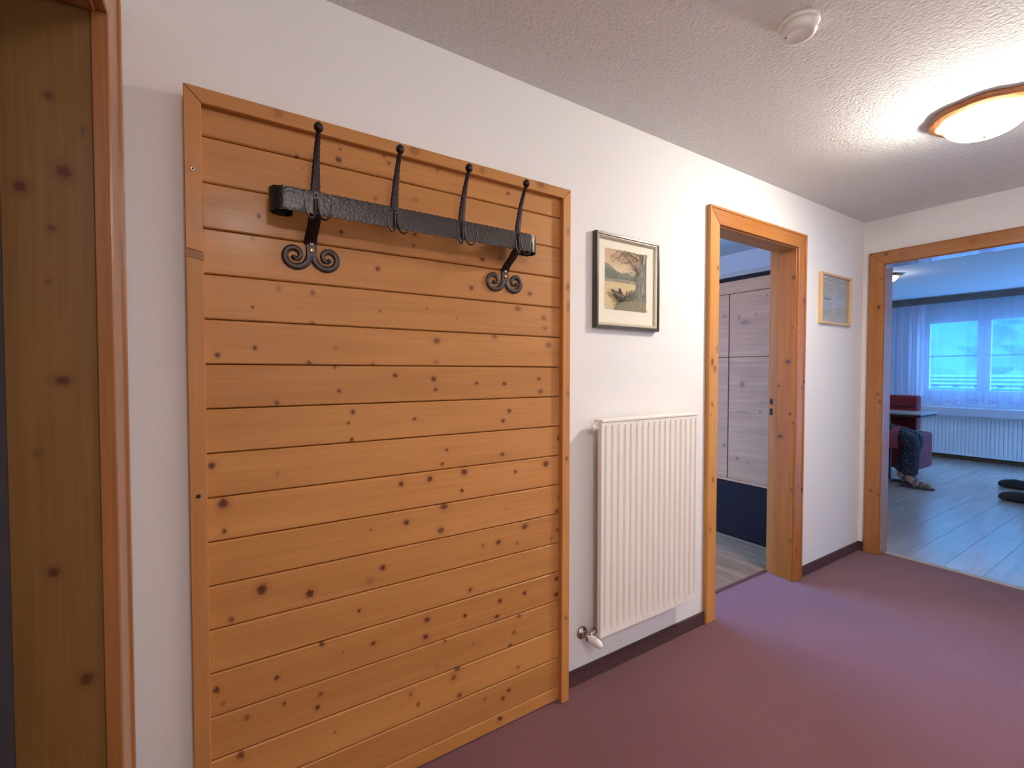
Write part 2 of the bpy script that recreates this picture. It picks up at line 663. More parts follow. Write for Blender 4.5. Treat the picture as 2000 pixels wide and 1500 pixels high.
# side wall at the left edge
mb = MB()
mb.box(XL - 0.14, XL, D3[1] + 0.028, YB, 0, H)
mb.box(XL - 0.14, XL, YR, D3[0] - 0.028, 0, H)
mb.box(XL - 0.14, XL, D3[0] - 0.028, D3[1] + 0.028, D3[2] + 0.028, H)
struct(mb.build('wall_left', M['wall']), 'white side wall around the left door')
mb = MB()
mb.box(XC, XR, YF - 0.12, YF, 0, H)
mb.box(XC, XC + 0.12, YR, YF - 0.12, 0, H)
mb.box(XL - 0.14, XC + 0.12, YR - 0.12, YR, 0, H)
struct(mb.build('wall_front', M['wall']), 'white hallway walls facing the coat rack')
# dim room behind the left door
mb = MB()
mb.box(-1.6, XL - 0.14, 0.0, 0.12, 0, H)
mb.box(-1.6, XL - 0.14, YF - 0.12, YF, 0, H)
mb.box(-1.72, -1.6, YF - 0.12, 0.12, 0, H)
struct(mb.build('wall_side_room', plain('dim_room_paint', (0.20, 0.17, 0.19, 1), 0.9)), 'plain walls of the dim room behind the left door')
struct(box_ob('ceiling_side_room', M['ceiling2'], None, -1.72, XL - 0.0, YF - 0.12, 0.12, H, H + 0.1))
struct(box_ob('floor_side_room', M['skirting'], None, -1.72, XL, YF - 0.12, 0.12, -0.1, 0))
struct(box_ob('ceiling', M['ceiling'], None, XL, XR, YR - 0.12, YB + 0.02, H, H + 0.12), 'rough white plaster hallway ceiling')
mb = MB()
mb.box(XL, XR, YF, YB, -0.1, 0)
mb.box(XL, XC, YR, YF, -0.1, 0)
mb.box(D1[0] - 0.03, D1[1] + 0.03, YB, 0.152, -0.1, 0)
struct(mb.build('floor', M['carpet']), 'plum coloured short pile carpet')

# bedroom
mb = MB()
mb.box(BX0 - 0.12, BX0, WT, BY1 + 0.12, 0, LH)
mb.box(BX0, 1.0, BY1, BY1 + 0.12, 0, LH)
mb.box(3.28, XR, BY1, BY1 + 0.12, 0, LH)
mb.box(1.0, 3.28, BY1, BY1 + 0.12, 0, 0.12)
mb.box(1.0, 3.28, BY1, BY1 + 0.12, 2.3, LH)
struct(mb.build('wall_bedroom', M['ceiling2']), 'white bedroom walls')
struct(box_ob('ceiling_bedroom', M['ceiling2'], None, BX0 - 0.12, XR, WT - 0.0, BY1 + 0.12, 2.34, LH + 0.1))

# living room
mb = MB()
WY0, WY1, WZ0, WZ1 = -0.95, 1.14, 0.86, 2.16
mb.box(XW, XW + 0.25, LY0, -2.7, 0, LH)
mb.box(XW, XW + 0.25, -1.45, WY0, 0, LH)
mb.box(XW, XW + 0.25, -2.7, -1.45, 0, 0.3)
mb.box(XW, XW + 0.25, -2.7, -1.45, 2.25, LH)
mb.box(XW, XW + 0.25, WY1, LY1, 0, LH)
mb.box(XW, XW + 0.25, WY0, WY1, 0, WZ0)
mb.box(XW, XW + 0.25, WY0, WY1, WZ1, LH)
struct(mb.build('wall_window', M['ceiling2']), 'white living room wall around the window')
struct(box_ob('wall_living_left', M['ceiling2'], None, XP, XW, LY1, LY1 + 0.12, 0, LH))
GX0, GX1, GZ0, GZ1 = 6.9, 9.05, 0.08, 2.30           # unseen glazing, added in the side wall to brighten the room
mb = MB()
mb.box(XP, GX0, LY0 - 0.12, LY0, 0, LH)
mb.box(GX1, XW, LY0 - 0.12, LY0, 0, LH)
mb.box(GX0, GX1, LY0 - 0.12, LY0, 0, GZ0)
mb.box(GX0, GX1, LY0 - 0.12, LY0, GZ1, LH)
struct(mb.build('wall_living_right', M['ceiling2']), 'living room side wall with added unseen glazing')
struct(box_ob('ceiling_living', M['ceiling2'], None, XP, XW + 0.25, LY0 - 0.12, LY1 + 0.12, LH, LH + 0.1))

# laminate boards, each one an object
def boards(root, mats, x0, x1, y0, y1, w, length, along, rng):
    n = 0
    span = (y0, y1) if along == 'x' else (x0, x1)
    run = (x0, x1) if along == 'x' else (y0, y1)
    a = span[0]
    while a < span[1] - 1e-4:
        b = min(a + w, span[1])
        p = run[0] - rng.random() * length * 0.8
        while p < run[1] - 1e-4:
            q = min(p + length, run[1])
            s = max(p, run[0])
            if q - s > 0.03:
                g = 0.0007
                if along == 'x':
                    box_ob('plank', mats, root, s + g, q - g, a + g, b - g, -0.012, 0, 0.0008, True)
                else:
                    box_ob('plank', mats, root, a + g, b - g, s + g, q - g, -0.012, 0, 0.0008, True)
                n += 1
            p = q
        a = b
    return n


M['lam_living'] = laminate('grey_brown_laminate', 'x', (0.54, 0.45, 0.36), (0.40, 0.32, 0.25), 0.26, 0.8)
M['lam_bed'] = laminate('oak_laminate', 'y', (0.30, 0.205, 0.125), (0.14, 0.09, 0.05), 0.42, 0.05)
rng = random.Random(4)
fl = box_ob('floor_living', plain('floor_underlay', (0.04, 0.03, 0.025, 1), 0.9), None, XP - 0.02, XW, LY0, LY1, -0.1, -0.012)
struct(fl, 'grey brown laminate floor of the living room')
boards(fl, M['lam_living'], 4.02, XW, LY0, LY1, 0.19, 1.28, 'x', rng)
fb = box_ob('floor_bedroom', plain('floor_underlay_bedroom', (0.04, 0.03, 0.025, 1), 0.9), None, BX0, XR, 0.16, BY1, -0.1, -0.012)
struct(fb, 'oak laminate floor of the bedroom')
boards(fb, M['lam_bed'], BX0, XR, 0.175, BY1, 0.16, 1.28, 'y', rng)

# ------------------------------------------------------------------ skirting boards
def skirt(name, x0, x1, y0, y1, face):
    o = struct_empty(name, ((x0 + x1) / 2, (y0 + y1) / 2, 0))
    box_ob('skirting_board', M['skirting'], o, x0, x1, y0, y1, 0, 0.056, 0.001)
    box_ob('skirting_cap', M['skirting_cap'], o, x0, x1, y0, y1, 0.056, 0.063, 0.001)
    return o


skirt('baseboard_back', 1.1415, 2.08, -0.012, 0, 'y')
skirt('baseboard_corner', 3.06, XR - 0.0125, -0.012, 0, 'y')
skirt('baseboard_right', XR - 0.012, XR, -0.04, 0, 'x')

# ------------------------------------------------------------------ door frames
def casing_set(root, mapf, x0, x1, top, w, t, mats, knots_l=None, knots_r=None, bead=0.012):
    """mitred casings around an opening; mapf(u, out, z) -> world. u0..u1 the opening"""
    mz, mx = mats
    def piece(name, pts, mt, cu, cz):
        mb = MB()
        mb.prism([mapf(u, 0, z) for u, z in pts], [mapf(u, t, z) for u, z in pts], bevel=0.0025)
        c = mapf(cu, t / 2, cz)
        return mb.build(name, mt, root, c)
    a = piece('casing', [(x0 - w, 0), (x0, 0), (x0, top), (x0 - w, top + w)], knots_l or mz, x0 - w / 2, top / 2)
    b = piece('casing', [(x1, 0), (x1 + w, 0), (x1 + w, top + w), (x1, top)], knots_r or mz, x1 + w / 2, top / 2)
    c = piece('head_casing', [(x0, top), (x1, top), (x1 + w, top + w), (x0 - w, top + w)], mx, (x0 + x1) / 2, top + w / 2)
    # raised outer bead
    for par, pts in ((a, [(x0 - w - 0.001, 0), (x0 - w + bead, 0), (x0 - w + bead, top + w - bead), (x0 - w - 0.001, top + w + 0.001)]),
                     (b, [(x1 + w - bead, 0), (x1 + w + 0.001, 0), (x1 + w + 0.001, top + w + 0.001), (x1 + w - bead, top + w - bead)]),
                     (c, [(x0 - w + bead, top + w - bead), (x1 + w - bead, top + w - bead), (x1 + w + 0.001, top + w + 0.001), (x0 - w - 0.001, top + w + 0.001)])):
        mb = MB()
        mb.prism([mapf(u, 0.001, z) for u, z in pts], [mapf(u, t + 0.005, z) for u, z in pts], bevel=0.002)
        org = ORIGIN[par.name]
        mb.build('edge_bead', par.data.materials[0], par, org)
    return a, b, c


# door 1: bedroom
K1L = [(a - 2.1125, z - 1.015, r, r2, s) for a, z, r, r2, s in
       [(2.14, 1.809, .008, .012, .8), (2.103, 1.333, .012, .02, .8), (2.125, 1.299, .012, .02, .7), (2.14, 1.40, .006, .02, .6),
        (2.107, 1.118, .008, .012, .8), (2.119, .735, .010, .016, .7), (2.103, .481, .009, .014, .6)]]
K1R = [(a - 2.9975, z - 1.015, r, r2, s) for a, z, r, r2, s in
       [(3.017, 1.718, .010, .020, .9), (3.02, 1.975, .007, .018, .4), (3.011, 1.185, .008, .012, .8), (3.03, 1.225, .007, .010, .8),
        (2.985, .582, .008, .012, .8), (3.03, .557, .008, .012, .9), (2.975, .19, .008, .014, .6), (2.99, 1.45, .007, .014, .4)]]
M['case1l'] = pine('door_casing_pine_knotted', 'z', 'xz', (0.60, 0.285, 0.070), (0.49, 0.21, 0.046), K1L, 0.4, 0.15)
M['case1r'] = pine('door_casing_pine_small_knots', 'z', 'xz', (0.45, 0.170, 0.034), (0.34, 0.115, 0.020), K1R, 0.4, 0.15)
d1 = struct_empty('door_1', ((D1[0] + D1[1]) / 2, 0, 0), 'orange pine door frame of the bedroom, right of the radiator')
casing_set(d1, lambda u, o, z: (u, -o, z), D1[0], D1[1], D1[2], 0.085, 0.018, (M['door_z'], M['door_x']), M['case1l'], M['case1r'])
KJ = [(y - 0.045, z - 1.0, r, r2, s) for y, z, r, r2, s in
      [(.006, 1.831, .012, .011, .95), (.032, 1.32, .016, .012, .95), (.010, 1.527, .007, .007, .7), (.016, 1.003, .009, .009, .9),
       (.071, .858, .016, .012, .9), (.085, 1.17, .010, .008, .8), (.0, .947, .007, .007, .8), (.048, .75, .006, .006, .5),
       (.0, .539, .007, .007, .7), (.094, .344, .009, .006, .6), (.0, 1.985, .008, .010, .5), (.055, 1.43, .004, .004, .6), (.003, .22, .010, .016, .5)]]
M['jamb1'] = pine('door_jamb_pine', 'z', 'yz', (0.44, 0.155, 0.026), (0.33, 0.105, 0.015), KJ, 0.4, 0.15)
JE = 0.10
box_ob('jamb', M['jamb1'], d1, D1[1] - 0.006, D1[1] + 0.03, -0.004, JE, 0, D1[2] + 0.02, 0.002, True)
box_ob('jamb', M['door_z'], d1, D1[0] - 0.03, D1[0] + 0.006, -0.004, JE, 0, D1[2] + 0.02, 0.002, True)
box_ob('head_jamb', M['door_x'], d1, D1[0] + 0.006, D1[1] - 0.006, -0.004, JE, D1[2] - 0.006, D1[2] + 0.03, 0.002, True)
dr = box_ob('rebate', M['door_z'], d1, D1[1] + 0.012, D1[1] + 0.035, JE, 0.152, 0, D1[2] + 0.02, 0.002, True)
box_ob('rebate', M['door_z'], d1, D1[0] - 0.035, D1[0] - 0.012, JE, 0.152, 0, D1[2] + 0.02, 0.002, True)
box_ob('rebate', M['door_x'], d1, D1[0] - 0.012, D1[1] + 0.012, JE, 0.152, D1[2] + 0.012, D1[2] + 0.035, 0.002, True)
box_ob('strike_plate', M['hole'], d1, D1[1] + 0.010, D1[1] + 0.0135, 0.134, 0.150, 1.078, 1.112)
box_ob('strike_plate', M['hole'], d1, D1[1] + 0.010, D1[1] + 0.0135, 0.134, 0.150, 1.010, 1.052)
box_ob('threshold', M['skirting'], d1, D1[0] - 0.01, D1[1] + 0.01, 0.152, 0.175, -0.05, 0.004, 0.002)
mb = MB()
mb.lathe([(0, 0), (0.004, 0.0), (0.003, 0.004), (0, 0.005)], (2.096, -0.0225, 1.068), 10, mat=Matrix.Rotation(PI / 2, 4, 'X'))
mb.build('pin', M['steel'], d1)
# back casing in the bedroom
casing_set(d1, lambda u, o, z: (u, WT + o + 0.0, z), D1[0] - 0.02, D1[1] + 0.02, D1[2] + 0.02, 0.08, 0.016, (M['door_z'], M['door_x']))

# door 2: living room
K2 = [(y + 0.0825, z - 1.015, r, r2, s) for y, z, r, r2, s in
      [(-.101, 1.735, .010, .011, 1), (-.112, 1.927, .006, .008, .7), (-.099, 1.351, .007, .007, .5), (-.106, 1.129, .008, .008, 1),
       (-.118, 1.077, .009, .009, 1), (-.076, .447, .009, .008, .9), (-.118, .422, .006, .010, .8), (-.08, 1.43, .005, .006, .5), (-.07, .80, .004, .005, .5)]]
PBL, PBD = (0.40, 0.165, 0.052), (0.31, 0.118, 0.034)
M['case2'] = pine('living_door_casing_pine', 'z', 'yz', PBL, PBD, K2, 0.32, 0.35)
M['case2z'] = pine('living_door_pine_upright', 'z', 'yz', PBL, PBD, (), 0.32, 0.35)
M['case2y'] = pine('living_door_pine_level', 'y', 'yz', PBL, PBD, [(.36, 0.0, .02, .012, .35), (.45, .02, .012, .012, .8), (.02, .01, .02, .012, .3)], 0.22, 0.6)
d2 = struct_empty('door_2', (XR, (D2[0] + D2[1]) / 2, 0), 'pine door frame of the living room doorway in the end wall')
casing_set(d2, lambda u, o, z: (XR - o, -u, z), -D2[1], -D2[0], D2[2], 0.085, 0.018, (M['case2z'], M['case2y']), M['case2'], None, bead=0.004)
box_ob('jamb', M['case2z'], d2, XR - 0.004, XP + 0.004, D2[1] - 0.006, D2[1] + 0.02, 0, D2[2] + 0.02, 0.002, True)
box_ob('jamb', M['case2z'], d2, XR - 0.004, XP + 0.004, D2[0] - 0.02, D2[0] + 0.006, 0, D2[2] + 0.02, 0.002, True)
M['varnish_head'] = pine('glossy_head_pine', 'y', 'xy', PBL, PBD, (), 0.12, 1.0)
M['varnish_head'].node_tree.nodes['Principled BSDF'].inputs['Coat Roughness'].default_value = 0.06
box_ob('head_jamb', M['varnish_head'], d2, XR - 0.004, XP + 0.004, D2[0] + 0.006, D2[1] - 0.006, D2[2] - 0.006, D2[2] + 0.02, 0.002, True)
box_ob('threshold', plain('pale_threshold_strip', (0.42, 0.37, 0.28, 1), 0.4), d2, XR + 0.075, XR + 0.12, D2[0] + 0.006, D2[1] - 0.006, -0.05, 0.005, 0.002)
box_ob('threshold', M['carpet'], d2, XR, XR + 0.075, D2[0] + 0.006, D2[1] - 0.006, -0.05, 0.0)
casing_set(d2, lambda u, o, z: (XP + o, -u, z), -D2[1], -D2[0], D2[2], 0.085, 0.018, (M['case2z'], M['case2y']))

# door 3: left edge
K3 = [(x + 0.275, z - 1.0, r, r2, s) for x, z, r, r2, s in
      [(-.252, 1.661, .013, .015, 1), (-.315, 1.618, .011, .012, 1), (-.273, 1.806, .008, .008, .8), (-.223, 1.75, .004, .010, .6),
       (-.272, 1.546, .006, .007, .7), (-.261, 1.242, .012, .009, 1), (-.281, .856, .010, .011, .95), (-.278, 1.439, .004, .005, .6),
       (-.30, 1.10, .008, .009, .4), (-.235, .62, .012, .014, .9), (-.30, .30, .012, .013, .9)]]
DL, DD = (0.215, 0.108, 0.036), (0.17, 0.078, 0.023)
M['jamb3'] = pine('left_door_jamb_pine', 'z', 'xz', DL, DD, K3, 0.4, 0.2)
M['case3z'] = pine('left_door_pine_upright', 'z', 'yz', PBL, PBD, [(0.01, 0.55, .006, .03, .6), (.0, .2, .006, .03, .5)], 0.35, 0.3)
M['case3z'].node_tree.nodes['Principled BSDF'].inputs['Specular IOR Level'].default_value = 0.4
M['case3y'] = pine('left_door_pine_level', 'y', 'yz', PBL, PBD, (), 0.35, 0.3)
d3 = struct_empty('door_3', (XL, (D3[0] + D3[1]) / 2, 0), 'pine door frame at the left edge')
casing_set(d3, lambda u, o, z: (XL + o, u, z), D3[0], D3[1], D3[2], 0.125, 0.022, (M['case3z'], M['case3y']))
M['strip3'] = pine('left_door_strip_pine', 'z', 'xz', (0.42, 0.17, 0.060), (0.30, 0.105, 0.03), (), 0.35, 0.3)
box_ob('lining_strip', M['strip3'], d3, XL - 0.006, XL + 0.021, D3[1] - 0.004, D3[1] + 0.016, 0, D3[2], 0.0015, True)
box_ob('jamb', M['jamb3'], d3, XL - 0.142, XL - 0.006, D3[1] - 0.0005, D3[1] + 0.03, 0, D3[2] + 0.02, 0.0015, True)
box_ob('jamb', M['case3z'], d3, XL - 0.142, XL + 0.002, D3[0] - 0.03, D3[0] + 0.006, 0, D3[2] + 0.02, 0.0015, True)
box_ob('head_jamb', M['case3y'], d3, XL - 0.142, XL + 0.002, D3[0] + 0.006, D3[1] - 0.006, D3[2] - 0.006, D3[2] + 0.03, 0.0015, True)

# ------------------------------------------------------------------ wood panel
KNOTS = {
    0: [(0.302, -0.035, 0.008, 0.008, 1), (0.307, -0.005, 0.004, 0.004, 0.6), (0.193, -0.056, 0.005, 0.006, 0.9), (0.433, 0.009, 0.006, 0.006, 0.5), (0.447, -0.009, 0.006, 0.006, 0.6), (0.566, 0.013, 0.003, 0.003, 0.6), (0.605, 0.007, 0.004, 0.004, 0.5), (0.873, -0.011, 0.007, 0.006, 0.7)],
    1: [(0.208, 0.031, 0.0032, 0.004, 0.3), (0.406, -0.011, 0.005, 0.005, 0.5), (0.533, 0.011, 0.007, 0.006, 0.3)],
    2: [(0.1, -0.006, 0.0048, 0.006, 0.9), (0.307, -0.014, 0.005, 0.006, 0.9), (0.528, 0.016, 0.006, 0.005, 0.9), (0.524, -0.02, 0.005, 0.005, 0.6), (0.769, -0.03, 0.009, 0.007, 0.8), (0.838, -0.016, 0.006, 0.005, 0.4)],
    3: [(0.412, 0.008, 0.007, 0.007, 0.8), (0.085, 0.047, 0.0064, 0.008, 0.35), (0.727, -0.018, 0.007, 0.007, 0.9), (0.967, -0.015, 0.009, 0.007, 0.8)],
    4: [(0.144, 0.035, 0.006, 0.007, 0.35), (0.23, 0.032, 0.006, 0.007, 0.6), (0.083, -0.019, 0.0032, 0.004, 0.8), (0.419, -0.005, 0.004, 0.004, 0.7), (0.568, 0.014, 0.004, 0.004, 0.4), (0.672, -0.01, 0.0032, 0.004, 0.5), (0.915, 0.04, 0.012, 0.009, 0.6), (1.031, 0.015, 0.01, 0.008, 0.6), (1.037, -0.024, 0.01, 0.008, 0.5), (0.229, -0.052, 0.006, 0.007, 0.5)],
    5: [(0.601, 0.025, 0.011, 0.009, 0.7), (0.818, 0.048, 0.01, 0.009, 0.5), (1.054, 0.026, 0.013, 0.01, 0.6), (0.29, -0.006, 0.006, 0.006, 0.3), (0.087, -0.012, 0.005, 0.006, 0.9), (0.004, -0.033, 0.0056, 0.007, 0.9), (0.218, -0.049, 0.006, 0.006, 0.7), (0.395, -0.051, 0.006, 0.005, 0.5), (0.597, -0.043, 0.007, 0.006, 0.4)],
    6: [(0.287, 0.052, 0.005, 0.006, 0.6), (0.464, 0.027, 0.007, 0.006, 1), (0.59, 0.015, 0.008, 0.008, 0.9), (0.597, -0.019, 0.006, 0.005, 0.9), (0.747, 0.0, 0.006, 0.005, 0.9), (0.858, -0.004, 0.008, 0.006, 0.9), (1.009, 0.012, 0.008, 0.006, 0.8), (1.017, -0.034, 0.01, 0.009, 0.7), (0.298, -0.017, 0.005, 0.005, 0.9), (0.137, -0.046, 0.006, 0.007, 0.7)],
    7: [(0.336, 0.033, 0.006, 0.007, 0.9), (0.323, 0.001, 0.004, 0.004, 0.8), (0.525, 0.003, 0.006, 0.005, 0.9), (0.853, -0.022, 0.008, 0.006, 0.8), (0.879, 0.013, 0.008, 0.007, 0.8), (0.332, -0.048, 0.005, 0.006, 0.9)],
    8: [(1.106, 0.01, 0.01, 0.008, 0.9), (-0.012, 0.026, 0.0072, 0.009, 1), (0.136, -0.011, 0.005, 0.006, 0.35), (0.635, 0.008, 0.005, 0.005, 0.8), (0.619, -0.037, 0.006, 0.005, 0.8), (0.85, -0.028, 0.008, 0.006, 0.8), (1.109, 0.01, 0.009, 0.007, 0.8)],
    9: [(0.011, 0.039, 0.011, 0.013, 1), (0.013, -0.033, 0.005, 0.006, 0.8), (0.481, 0.028, 0.008, 0.008, 1), (0.576, 0.032, 0.009, 0.009, 0.9), (0.7, 0.039, 0.011, 0.01, 1), (0.906, 0.017, 0.008, 0.006, 0.7), (1.042, 0.03, 0.013, 0.011, 0.8), (0.691, -0.022, 0.006, 0.006, 0.9)],
    10: [(0.625, 0.048, 0.013, 0.011, 0.8), (0.497, 0.018, 0.009, 0.008, 0.9), (0.386, 0.015, 0.005, 0.004, 0.5), (0.614, -0.029, 0.012, 0.01, 0.7), (0.867, 0.001, 0.005, 0.005, 0.3), (1.108, 0.006, 0.009, 0.007, 0.8), (1.096, -0.043, 0.01, 0.008, 0.7)],
    11: [(0.096, 0.021, 0.012, 0.014, 1), (0.215, -0.022, 0.011, 0.011, 0.9), (0.025, -0.04, 0.007, 0.008, 0.6), (0.947, 0.035, 0.012, 0.01, 0.8), (0.834, 0.0, 0.01, 0.008, 1), (0.771, 0.001, 0.008, 0.007, 0.4), (0.913, -0.019, 0.007, 0.007, 0.5), (1.103, -0.005, 0.009, 0.007, 0.7), (1.069, -0.034, 0.008, 0.007, 0.3), (0.421, 0.004, 0.008, 0.008, 0.9), (0.382, -0.026, 0.012, 0.012, 0.25)],
    12: [(0.722, -0.029, 0.007, 0.007, 0.9), (0.35, 0.004, 0.005, 0.005, 0.9), (1.126, 0.043, 0.01, 0.008, 0.9), (1.117, -0.031, 0.008, 0.007, 0.8)],
    13: [(0.245, 0.052, 0.007, 0.008, 0.8), (0.303, 0.007, 0.0024, 0.003, 0.7), (0.129, -0.005, 0.006, 0.006, 0.9), (-0.009, 0.014, 0.0072, 0.009, 1), (0.005, -0.027, 0.005, 0.006, 0.4), (1.095, 0.032, 0.009, 0.008, 1), (1.095, -0.029, 0.011, 0.008, 0.9), (0.946, 0.015, 0.008, 0.007, 1), (0.84, 0.014, 0.008, 0.007, 1), (0.828, -0.038, 0.009, 0.007, 0.9), (0.701, 0.001, 0.006, 0.007, 1), (0.564, 0.027, 0.009, 0.008, 1), (0.559, -0.027, 0.009, 0.008, 1), (0.391, 0.006, 0.007, 0.006, 1)],
    14: [(0.24, 0.019, 0.007, 0.008, 0.5), (0.147, 0.029, 0.005, 0.006, 0.7), (0.231, -0.016, 0.007, 0.007, 0.8), (0.057, 0.027, 0.0064, 0.008, 0.5), (0.627, 0.049, 0.005, 0.005, 0.6), (0.922, 0.048, 0.008, 0.007, 0.7), (0.9, -0.005, 0.009, 0.007, 0.6), (0.884, -0.048, 0.007, 0.006, 0.8), (0.599, -0.025, 0.006, 0.006, 0.3), (0.733, 0.005, 0.006, 0.006, 0.3)],
    15: [(0.042, 0.046, 0.009, 0.011, 0.7), (0.278, 0.005, 0.004, 0.005, 0.5), (0.673, 0.055, 0.011, 0.009, 0.9), (0.659, 0.029, 0.01, 0.01, 0.6), (0.68, -0.04, 0.009, 0.008, 0.7), (0.533, -0.013, 0.006, 0.007, 0.7), (0.509, 0.027, 0.006, 0.007, 0.5), (0.918, -0.028, 0.007, 0.006, 0.5)],
    16: [(0.878, 0.015, 0.008, 0.006, 0.8), (0.853, -0.005, 0.008, 0.007, 0.8), (0.779, 0.02, 0.007, 0.006, 0.4)],
    17: [(0.841, 0.038, 0.009, 0.008, 0.9)],
}
PX0, PX1, PTOP, PF = -0.058, 1.1415, 1.971, -0.060
FWID, FTOP = 0.036, 0.037
PY = -0.038                                              # plank face
panel = thing('wall_panel', 'tall pine panel of horizontal boards in a pine frame, flat on the white wall', 'panel', ((PX0 + PX1) / 2, 0, 0))
Z0, PITCH = 1.2994, 0.113
for k in range(0, 18):
    zt = Z0 - (k - 6) * PITCH if k > 0 else PTOP - 0.012
    zt = min(zt, PTOP - 0.012)
    zb = max(Z0 - (k - 5) * PITCH, 0.002)
    zc = Z0 - (k - 5) * PITCH + PITCH / 2
    ks = KNOTS.get(k, [])
    mt = pine('panel_board_pine', 'x', 'xz', PL, PD, [(a - 0.5, b, ra * 1.12, rb * 1.12, min(1.0, s * 1.15)) for a, b, ra, rb, s in ks])
    if zt - zb < 0.01:
        continue
    g = 0.0012
    mb = MB()
    dy = 0.0006 * math.sin(k * 2.3)
    mb.box(PX0 + 0.012, PX1 - 0.012, PY + dy, -0.014, zb + g, zt - g, 0.0032)
    mb.build('plank', mt, panel, (0.5, PY + dy, zc))
box_ob('backing', M['hole'], panel, PX0 + 0.01, PX1 - 0.01, -0.014, 0, 0.0, PTOP - 0.01)


def frame_piece(name, pts, mt, c):
    mb = MB()
    mb.prism([(x, PF, z) for x, z in pts], [(x, -0.0005, z) for x, z in pts], bevel=0.0018)
    return mb.build(name, mt, panel, c)


KF = [(-0.041 + .04, 1.50 - 1.78, .004, .02, .3)]
M['frame_top'] = pine('panel_frame_top_pine', 'x', 'xz', PL, PD,
                      [(x - .54, z - 1.953, r, r2, s) for x, z, r, r2, s in
                       [(.146, 1.959, .012, .014, .35), (.521, 1.957, .018, .014, .45), (.757, 1.954, .012, .012, .4), (1.001, 1.962, .018, .016, .55)]])
M['frame_r'] = pine('panel_frame_stile_pine', 'z', 'xz', PL, PD,
                    [(x - 1.123, z - 1.0, r, r2, s) for x, z, r, r2, s in
                     [(1.128, 1.814, .008, .014, .5), (1.128, 1.606, .010, .016, .6), (1.13, 1.53, .008, .02, .5), (1.126, .95, .007, .008, .8), (1.126, .33, .006, .008, .7), (1.13, 1.2, .006, .012, .4)]])
frame_piece('top_rail', [(PX0, PTOP), (PX1, PTOP), (PX1 - FWID, PTOP - FTOP), (PX0 + FWID, PTOP - FTOP)], M['frame_top'], (.54, PF, 1.953))
frame_piece('stile', [(PX1, PTOP - 0.0005), (PX1, 0.0), (PX1 - FWID, 0.0), (PX1 - FWID, PTOP - FTOP - 0.0005)], M['frame_r'], (1.123, PF, 1.0))
ZJ = 1.578                                                # spliced left stile
st1 = frame_piece('stile', [(PX0, PTOP - 0.0005), (PX0 + FWID, PTOP - FTOP - 0.0005), (PX0 + FWID, ZJ - 0.006), (PX0, ZJ + 0.002)], M['pine_z'], (PX0 + FWID / 2, PF, 1.78))
st2 = frame_piece('stile', [(PX0, ZJ - 0.019), (PX0 + FWID, ZJ - 0.025), (PX0 + FWID, 0.0), (PX0, 0.0)], M['pine_z'], (PX0 + FWID / 2, PF, 0.8))
mb = MB()
mb.prism([(x, PF + 0.0012, z) for x, z in [(PX0, ZJ + 0.0015), (PX0 + FWID, ZJ - 0.0065), (PX0 + FWID, ZJ - 0.0245), (PX0, ZJ - 0.0185)]],
         [(x, -0.001, z) for x, z in [(PX0, ZJ + 0.0015), (PX0 + FWID, ZJ - 0.0065), (PX0 + FWID, ZJ - 0.0245), (PX0, ZJ - 0.0185)]])
mb.build('splice_block', pine('dark_splice_pine', 'x', 'xz', (0.30, 0.12, 0.045), (0.22, 0.08, 0.03)), panel)['label'] = 'darker splice block in the left stile'


def screw(x, y, z, r, parent, mt):
    mb = MB()
    R = Matrix.Rotation(PI / 2, 4, 'X')
    mb.lathe([(0, 0.0016), (r * 0.36, 0.0016), (r * 0.42, 0.0026), (r * 0.8, 0.0026), (r, 0.0012), (r, -0.002), (0, -0.002)], (x, y, z), 14, mat=R)
    o = mb.build('screw', mt, parent)
    mb = MB()
    mb.lathe([(0, 0.0020), (r * 0.40, 0.0020), (r * 0.40, 0.0012), (0, 0.0012)], (x, y, z), 10, mat=R)
    return o, mb


o, mb = screw(-0.041, PF, 1.77, 0.0055, panel, M['steel'])
mb.build('screw_recess', M['hole'], o)
mb = MB()
mb.lathe([(0, 0.0008), (0.005, 0.0008), (0.0055, -0.002), (0, -0.002)], (-0.040, PF, 0.974), 12, mat=Matrix.Rotation(PI / 2, 4, 'X'))
mb.build('screw_hole', M['hole'], panel)['label'] = 'dark plugged screw hole'

# ------------------------------------------------------------------ wrought iron coat rack
rack = thing('coat_rack', 'black wrought iron coat rack with four ball tipped prongs on the pine panel', 'coat rack', (0.53, PY, 1.56))
RY = -0.132
RZ0, RZ1 = 1.689, 1.750
rail_path = []
RC = 0.038
LX, RX = 0.118, 0.945
